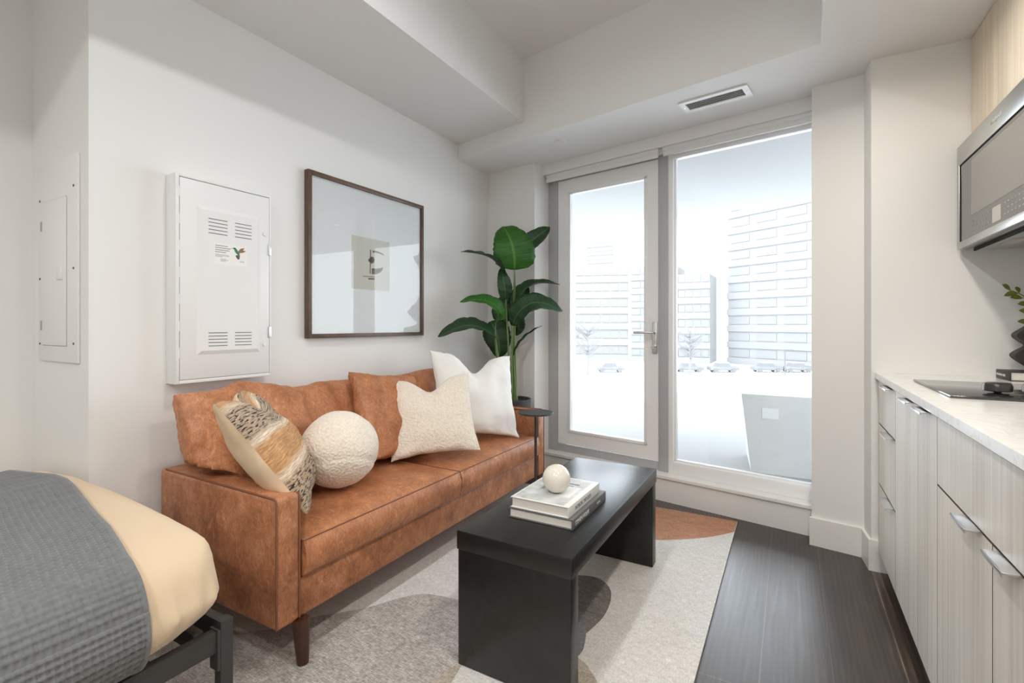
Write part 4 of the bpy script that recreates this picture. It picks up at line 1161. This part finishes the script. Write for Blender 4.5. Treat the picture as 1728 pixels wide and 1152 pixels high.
# ================================================================== KITCHEN
KX = .347                     # face of the lower fronts
def handle(parent, y0, y1, z, x=KX):
    bm = new(); box(bm, x - .028, x + .004, y0, y1, z - .0018, z + .0018, bev=.0008); box(bm, x - .028, x - .0255, y0, y1, z - .007, z + .0018, bev=.0006)
    obj('handle', bm, M['aluminium'], parent)
def front(unit, name, y0, y1, z0, z1, x=KX):
    bm = bx(x, x + .018, y0 + .0014, y1 - .0014, z0 + .0014, z1 - .0014)
    bm.normal_update()
    for f in bm.faces: f.material_index = 0 if abs(f.normal.x) > .5 else 1
    return obj(name, bm, [M['laminate'], M['laminate_edge']], unit, smooth=0)
def sided(bm):
    bm.normal_update()
    for f in bm.faces: f.material_index = 1 if abs(f.normal.y) > .5 else 0
    return bm
def carcass(unit, y0, y1, hollow=False):
    bm = new()
    if hollow:
        box(bm, KX + .0185, .995, y0 + .001, y0 + .019, .10, .874); box(bm, KX + .0185, .995, y1 - .019, y1 - .001, .10, .874)
        box(bm, KX + .0185, .995, y0 + .019, y1 - .019, .10, .118); box(bm, .985, .995, y0 + .019, y1 - .019, .118, .874)
        box(bm, KX + .0185, KX + .03, y0 + .019, y1 - .019, .118, .874)
    else: box(bm, KX + .0185, .995, y0 + .001, y1 - .001, .10, .874)
    obj('carcass', sided(bm), [M['laminate_edge'], M['laminate']], unit, smooth=0)
    obj('toe_kick', bx(KX + .06, .99, y0 + .001, y1 - .001, .0, .10), M['gap'], unit, smooth=0)
u1 = thing('base_cabinet', 'pale wood three-drawer base cabinet at the far end wall', 'kitchen cabinet', (.66, 2.54, 0), 0, 'kitchen base cabinets')
carcass(u1, 2.342, 2.745)
for z0_, z1_, hz in ((.682, .872, .872), (.412, .679, .680), (.10, .409, .410)):
    dq = front(u1, 'drawer', 2.342, 2.745, z0_, z1_); handle(dq, 2.37, 2.52, hz - .001)
obj('filler_strip', bx(KX, KX + .018, 2.746, 2.768, .10, .872), M['laminate'], u1, smooth=0)
u2 = thing('base_cabinet', 'pale wood base cabinet with full-height doors below the cooktop', 'kitchen cabinet', (.66, 2.035, 0), 0, 'kitchen base cabinets')
carcass(u2, 1.730, 2.341)
d1 = front(u2, 'door', 1.965, 2.341, .10, .872); handle(d1, 1.995, 2.11, .8725)
d2 = front(u2, 'door', 1.730, 1.965, .10, .872); handle(d2, 1.785, 1.905, .8725)
u3 = thing('base_cabinet', 'pale wood sink base cabinet with a wide top panel over two doors', 'kitchen cabinet', (.66, 1.31, 0), 0, 'kitchen base cabinets')
carcass(u3, .895, 1.729, True)
front(u3, 'top_panel', .895, 1.729, .690, .872)
d3 = front(u3, 'door', 1.312, 1.729, .10, .687); handle(d3, 1.374, 1.483, .6875)
d4 = front(u3, 'door', .895, 1.310, .10, .687); handle(d4, 1.165, 1.273, .6875)
# worktop with a sink cut-out
CT0, CT1 = .880, .905
SK = (.49, .90, 1.05, 1.545)
bm = new()
for a in ((.335, .999, .88, SK[2]), (.335, .999, SK[3], 2.769), (.335, SK[0], SK[2], SK[3]), (SK[1], .999, SK[2], SK[3])):
    box(bm, *a, CT0, CT1)
bmesh.ops.remove_doubles(bm, verts=bm.verts[:], dist=.0001)
obj('worktop', bm, M['quartz'], label='white quartz worktop running along the kitchen cabinets', cat='worktop', smooth=0)
sk = thing('kitchen_sink', 'undermounted steel sink sunk in the white worktop', 'sink', (.70, 1.3, .70))
bm = new()
for a in ((SK[0] - .004, SK[0], SK[2], SK[3]), (SK[1], SK[1] + .004, SK[2], SK[3]), (SK[0], SK[1], SK[2] - .004, SK[2]), (SK[0], SK[1], SK[3], SK[3] + .004)): box(bm, *a, .875, .8795)
obj('basin_rim', bm, M['steel'], sk, smooth=0)
bm = new()
for a in ((SK[0] - .002, SK[0], SK[2], SK[3], .705, .875), (SK[1], SK[1] + .002, SK[2], SK[3], .705, .875), (SK[0], SK[1], SK[2] - .002, SK[2], .705, .875), (SK[0], SK[1], SK[3], SK[3] + .002, .705, .875), (SK[0], SK[1], SK[2], SK[3], .702, .705)): box(bm, *a)
obj('basin', bm, M['steel'], sk, smooth=0)
bm = new(); lathe(bm, [(.045, .7052), (.040, .7075), (.03, .706)], c=(.70, 1.30, 0), seg=28); obj('drain', bm, M['chrome'], sk)

# cooktop
ck = thing('cooktop', 'black glass cooktop with dark knobs set on the white worktop', 'cooktop', (.66, 2.16, CT1))
bm = new(); box(bm, .412, .925, 1.907, 2.413, CT1 + .0005, CT1 + .008, bev=.0025); obj('glass_plate', bm, M['black_glass'], ck)
for x in (.540, .628, .716, .804):
    y = 2.00
    bm = new(); lathe(bm, [(.026, .0082), (.026, .0105), (.010, .0125), (.008, .018)], c=(x, y, CT1), seg=28); kb = obj('knob', bm, M['black_plastic'], ck)
    bm = new(); lathe(bm, [(.030, .018), (.034, .020), (.0345, .034), (.031, .0415), (.022, .0445)], c=(x, y, CT1), seg=36); obj('knob_cap', bm, M['bronze'], kb)

# microwave hood
MX = .615
mw = thing('microwave', 'stainless over-the-range microwave with a dark glass door', 'microwave', (.81, 2.37, 1.44))
MY0, MY1, MZ0, MZ1 = 1.985, 2.745, 1.440, 1.872
bm = new(); box(bm, MX + .022, .999, MY0, MY1, MZ0 + .004, MZ1 + .005, bev=.002); obj('case', bm, M['steel'], mw)
bm = new()
for a in ((MY1 - .028, MY1, MZ0, MZ1), (MY0, MY0 + .02, MZ0, MZ1), (MY0 + .02, MY1 - .028, MZ1 - .082, MZ1), (MY0 + .02, MY1 - .028, MZ0, MZ0 + .028)):
    box(bm, MX, MX + .024, *a, bev=.0015)
dm = obj('door', bm, M['steel'], mw)
obj('door_glass', bx(MX + .005, MX + .02, MY0 + .02, MY1 - .030, MZ0 + .028, MZ1 - .084), M['oven_glass'], dm, smooth=0)
obj('door_window', bx(MX + .0042, MX + .0052, MY0 + .08, 2.573, 1.553, 1.770), M['oven_window'], dm, smooth=0)
obj('door_groove', bx(MX + .002, MX + .012, MY0 + .02, MY1 - .028, MZ1 - .0845, MZ1 - .080), M['gap'], dm, smooth=0)
obj('door_groove', bx(MX + .002, MX + .012, MY1 - .0305, MY1 - .0265, MZ0 + .028, MZ1 - .082), M['gap'], dm, smooth=0)
obj('display', bx(MX + .0040, MX + .0052, 2.262, 2.342, 1.480, 1.534), M['display'], dm, smooth=0)
bm = new(); rnd = random.Random(4)
for row in range(3):
    for k in range(14):
        y = 2.56 - k * .034 if k < 6 else 2.23 - (k - 6) * .030
        if 2.255 < y < 2.35: continue
        z = 1.529 - row * .019; L_ = rnd.uniform(.007, .016)
        box(bm, MX + .0042, MX + .0051, y - L_, y, z - .0022, z + .0022)
obj('button_prints', bm, M['print_light'], dm, smooth=0)
text('brand_plate', 'Whirlpool', .024, frame_mtx((MX - .0004, 2.345, 1.826), (0, -1, 0), (0, 0, 1)), M['chrome'], dm, depth=.0008)
obj('vent_strip', bx(MX + .05, .985, MY0 + .03, MY1 - .03, MZ0 - .010, MZ0 + .004, bev=.002), M['steel'], mw)
bm = new(); box(bm, MX + .046, MX + .052, MY0 + .03, MY1 - .03, MZ0 - .011, MZ0 + .002); obj('vent_gap', bm, M['gap'], mw, smooth=0)
obj('grease_filter', bx(MX + .09, .90, 2.05, 2.36, MZ0 - .0125, MZ0 - .009), M['black_plastic'], mw, smooth=0)
obj('lamp_cover', bx(MX + .075, MX + .12, 2.40, 2.56, MZ0 - .0125, MZ0 - .0095), M['display'], mw, smooth=0)

# upper cabinets
UX = .667
for k, (y0, y1, lb) in enumerate(((2.470, 2.768, 'narrow pale wood wall cabinet above the microwave, next to the end wall'), (1.985, 2.469, 'wider pale wood wall cabinet above the microwave, nearer the camera'))):
    uc = thing('wall_cabinet', lb, 'kitchen cabinet', (.83, (y0 + y1) / 2, 1.88), 0, 'kitchen wall cabinets')
    obj('carcass', sided(bx(UX + .0185, .999, y0 + .001, y1 - .001, 1.8785, ZB - .002)), [M['laminate_edge'], M['laminate_upper_lit']], uc, smooth=0)
    obj('door', bx(UX, UX + .018, y0 + .0015, y1 - .0015, 1.8785, ZB - .004, bev=.0007), M['laminate_upper_lit'], uc)

# cookbook, vase, sprigs
b3 = book('book', 'dark hardback cookbook lying on the worktop behind the cooktop', .738, .99, 2.597, 2.745, CT1 + .0005, CT1 + .036, 'dark_cover', -1, None)
text('spine_title', 'MAGNOLIA TABLE', .0125, frame_mtx((.7365, 2.737, CT1 + .0135), (0, -1, 0), (0, 0, 1)), M['ink_white'], b3, spacing=.9)
vz0 = CT1 + .0368
vs_ = thing('wavy_vase', 'dark brown wavy-sided vase standing on the cookbook', 'vase', (.87, 2.67, vz0))
half = [(.036, 0), (.040, .012), (.058, .028), (.083, .050), (.086, .066), (.068, .082), (.050, .094), (.048, .102), (.062, .114), (.080, .132), (.080, .146), (.062, .162), (.045, .176), (.042, .19)]
prof = catmull([(r_, z, 0) for r_, z in half], 110)
bm = new(); out = [(p.x, p.y) for p in prof] + [(-p.x, p.y) for p in reversed(prof)]
prism(bm, out, -.03, .03)
bmesh.ops.transform(bm, matrix=frame_mtx((.852, 2.672, vz0), (1, 0, 0), (0, 0, 1)), verts=bm.verts[:])
obj('vase_body', bm, M['vase'], vs_, smooth=40)
sp = thing('leafy_sprigs', 'olive-green leafy sprigs standing in the dark wavy vase', 'foliage', (.852, 2.67, vz0 + .19))
sprigs = [[(.852, 2.67, vz0 + .185), (.838, 2.67, 1.18), (.800, 2.675, 1.235), (.765, 2.68, 1.258)], [(.858, 2.67, vz0 + .185), (.855, 2.67, 1.16), (.825, 2.68, 1.172)],
          [(.862, 2.67, vz0 + .185), (.885, 2.66, 1.24), (.905, 2.64, 1.33)]]
SPRIG_LEAVES = [
    [((.763, 2.68, 1.259), (.736, 2.67, 1.284)), ((.787, 2.68, 1.249), (.783, 2.69, 1.275)), ((.785, 2.68, 1.249), (.739, 2.665, 1.238)), ((.798, 2.68, 1.228), (.756, 2.66, 1.231)),
     ((.815, 2.68, 1.200), (.779, 2.665, 1.205)), ((.812, 2.68, 1.222), (.838, 2.70, 1.245))],
    [((.820, 2.68, 1.167), (.783, 2.665, 1.179)), ((.820, 2.68, 1.127), (.777, 2.66, 1.136)), ((.845, 2.67, 1.165), (.870, 2.66, 1.180))],
    [((.880, 2.66, 1.22), (.915, 2.65, 1.235)), ((.886, 2.66, 1.25), (.850, 2.64, 1.275)), ((.895, 2.65, 1.29), (.930, 2.64, 1.315)), ((.904, 2.64, 1.325), (.895, 2.63, 1.37))]]
for s_, lvs in zip(sprigs, SPRIG_LEAVES):
    S_ = catmull(s_, 12)
    bm = new(); tube(bm, S_, .0020, 6); obj('stem', bm, M['stem'], sp)
    for a_, b_ in lvs:
        a_, b_ = Vector(a_), Vector(b_)
        near = min(S_, key=lambda q: (q - a_).length)
        dr_ = (b_ - a_); wv = dr_.cross(Vector((.45, -.85, .25))).normalized()
        bm = new(); rows = []
        for k in range(9):
            t = k / 8; w_ = .0105 * math.sin(math.pi * min(1, t * .97 + .015)) ** .85
            c_ = a_ + dr_ * t + Vector((0, 0, .004 * math.sin(math.pi * t)))
            rows.append((bm.verts.new(c_ - wv * w_), bm.verts.new(c_ + Vector((-.001, .0025, 0))), bm.verts.new(c_ + wv * w_)))
        for a, b in zip(rows, rows[1:]):
            for q in (0, 1): bm.faces.new((a[q], a[q + 1], b[q + 1], b[q]))
        tube(bm, [near, a_], .0012, 5)
        obj('leaf', bm, M['sprig'], sp, smooth=80)
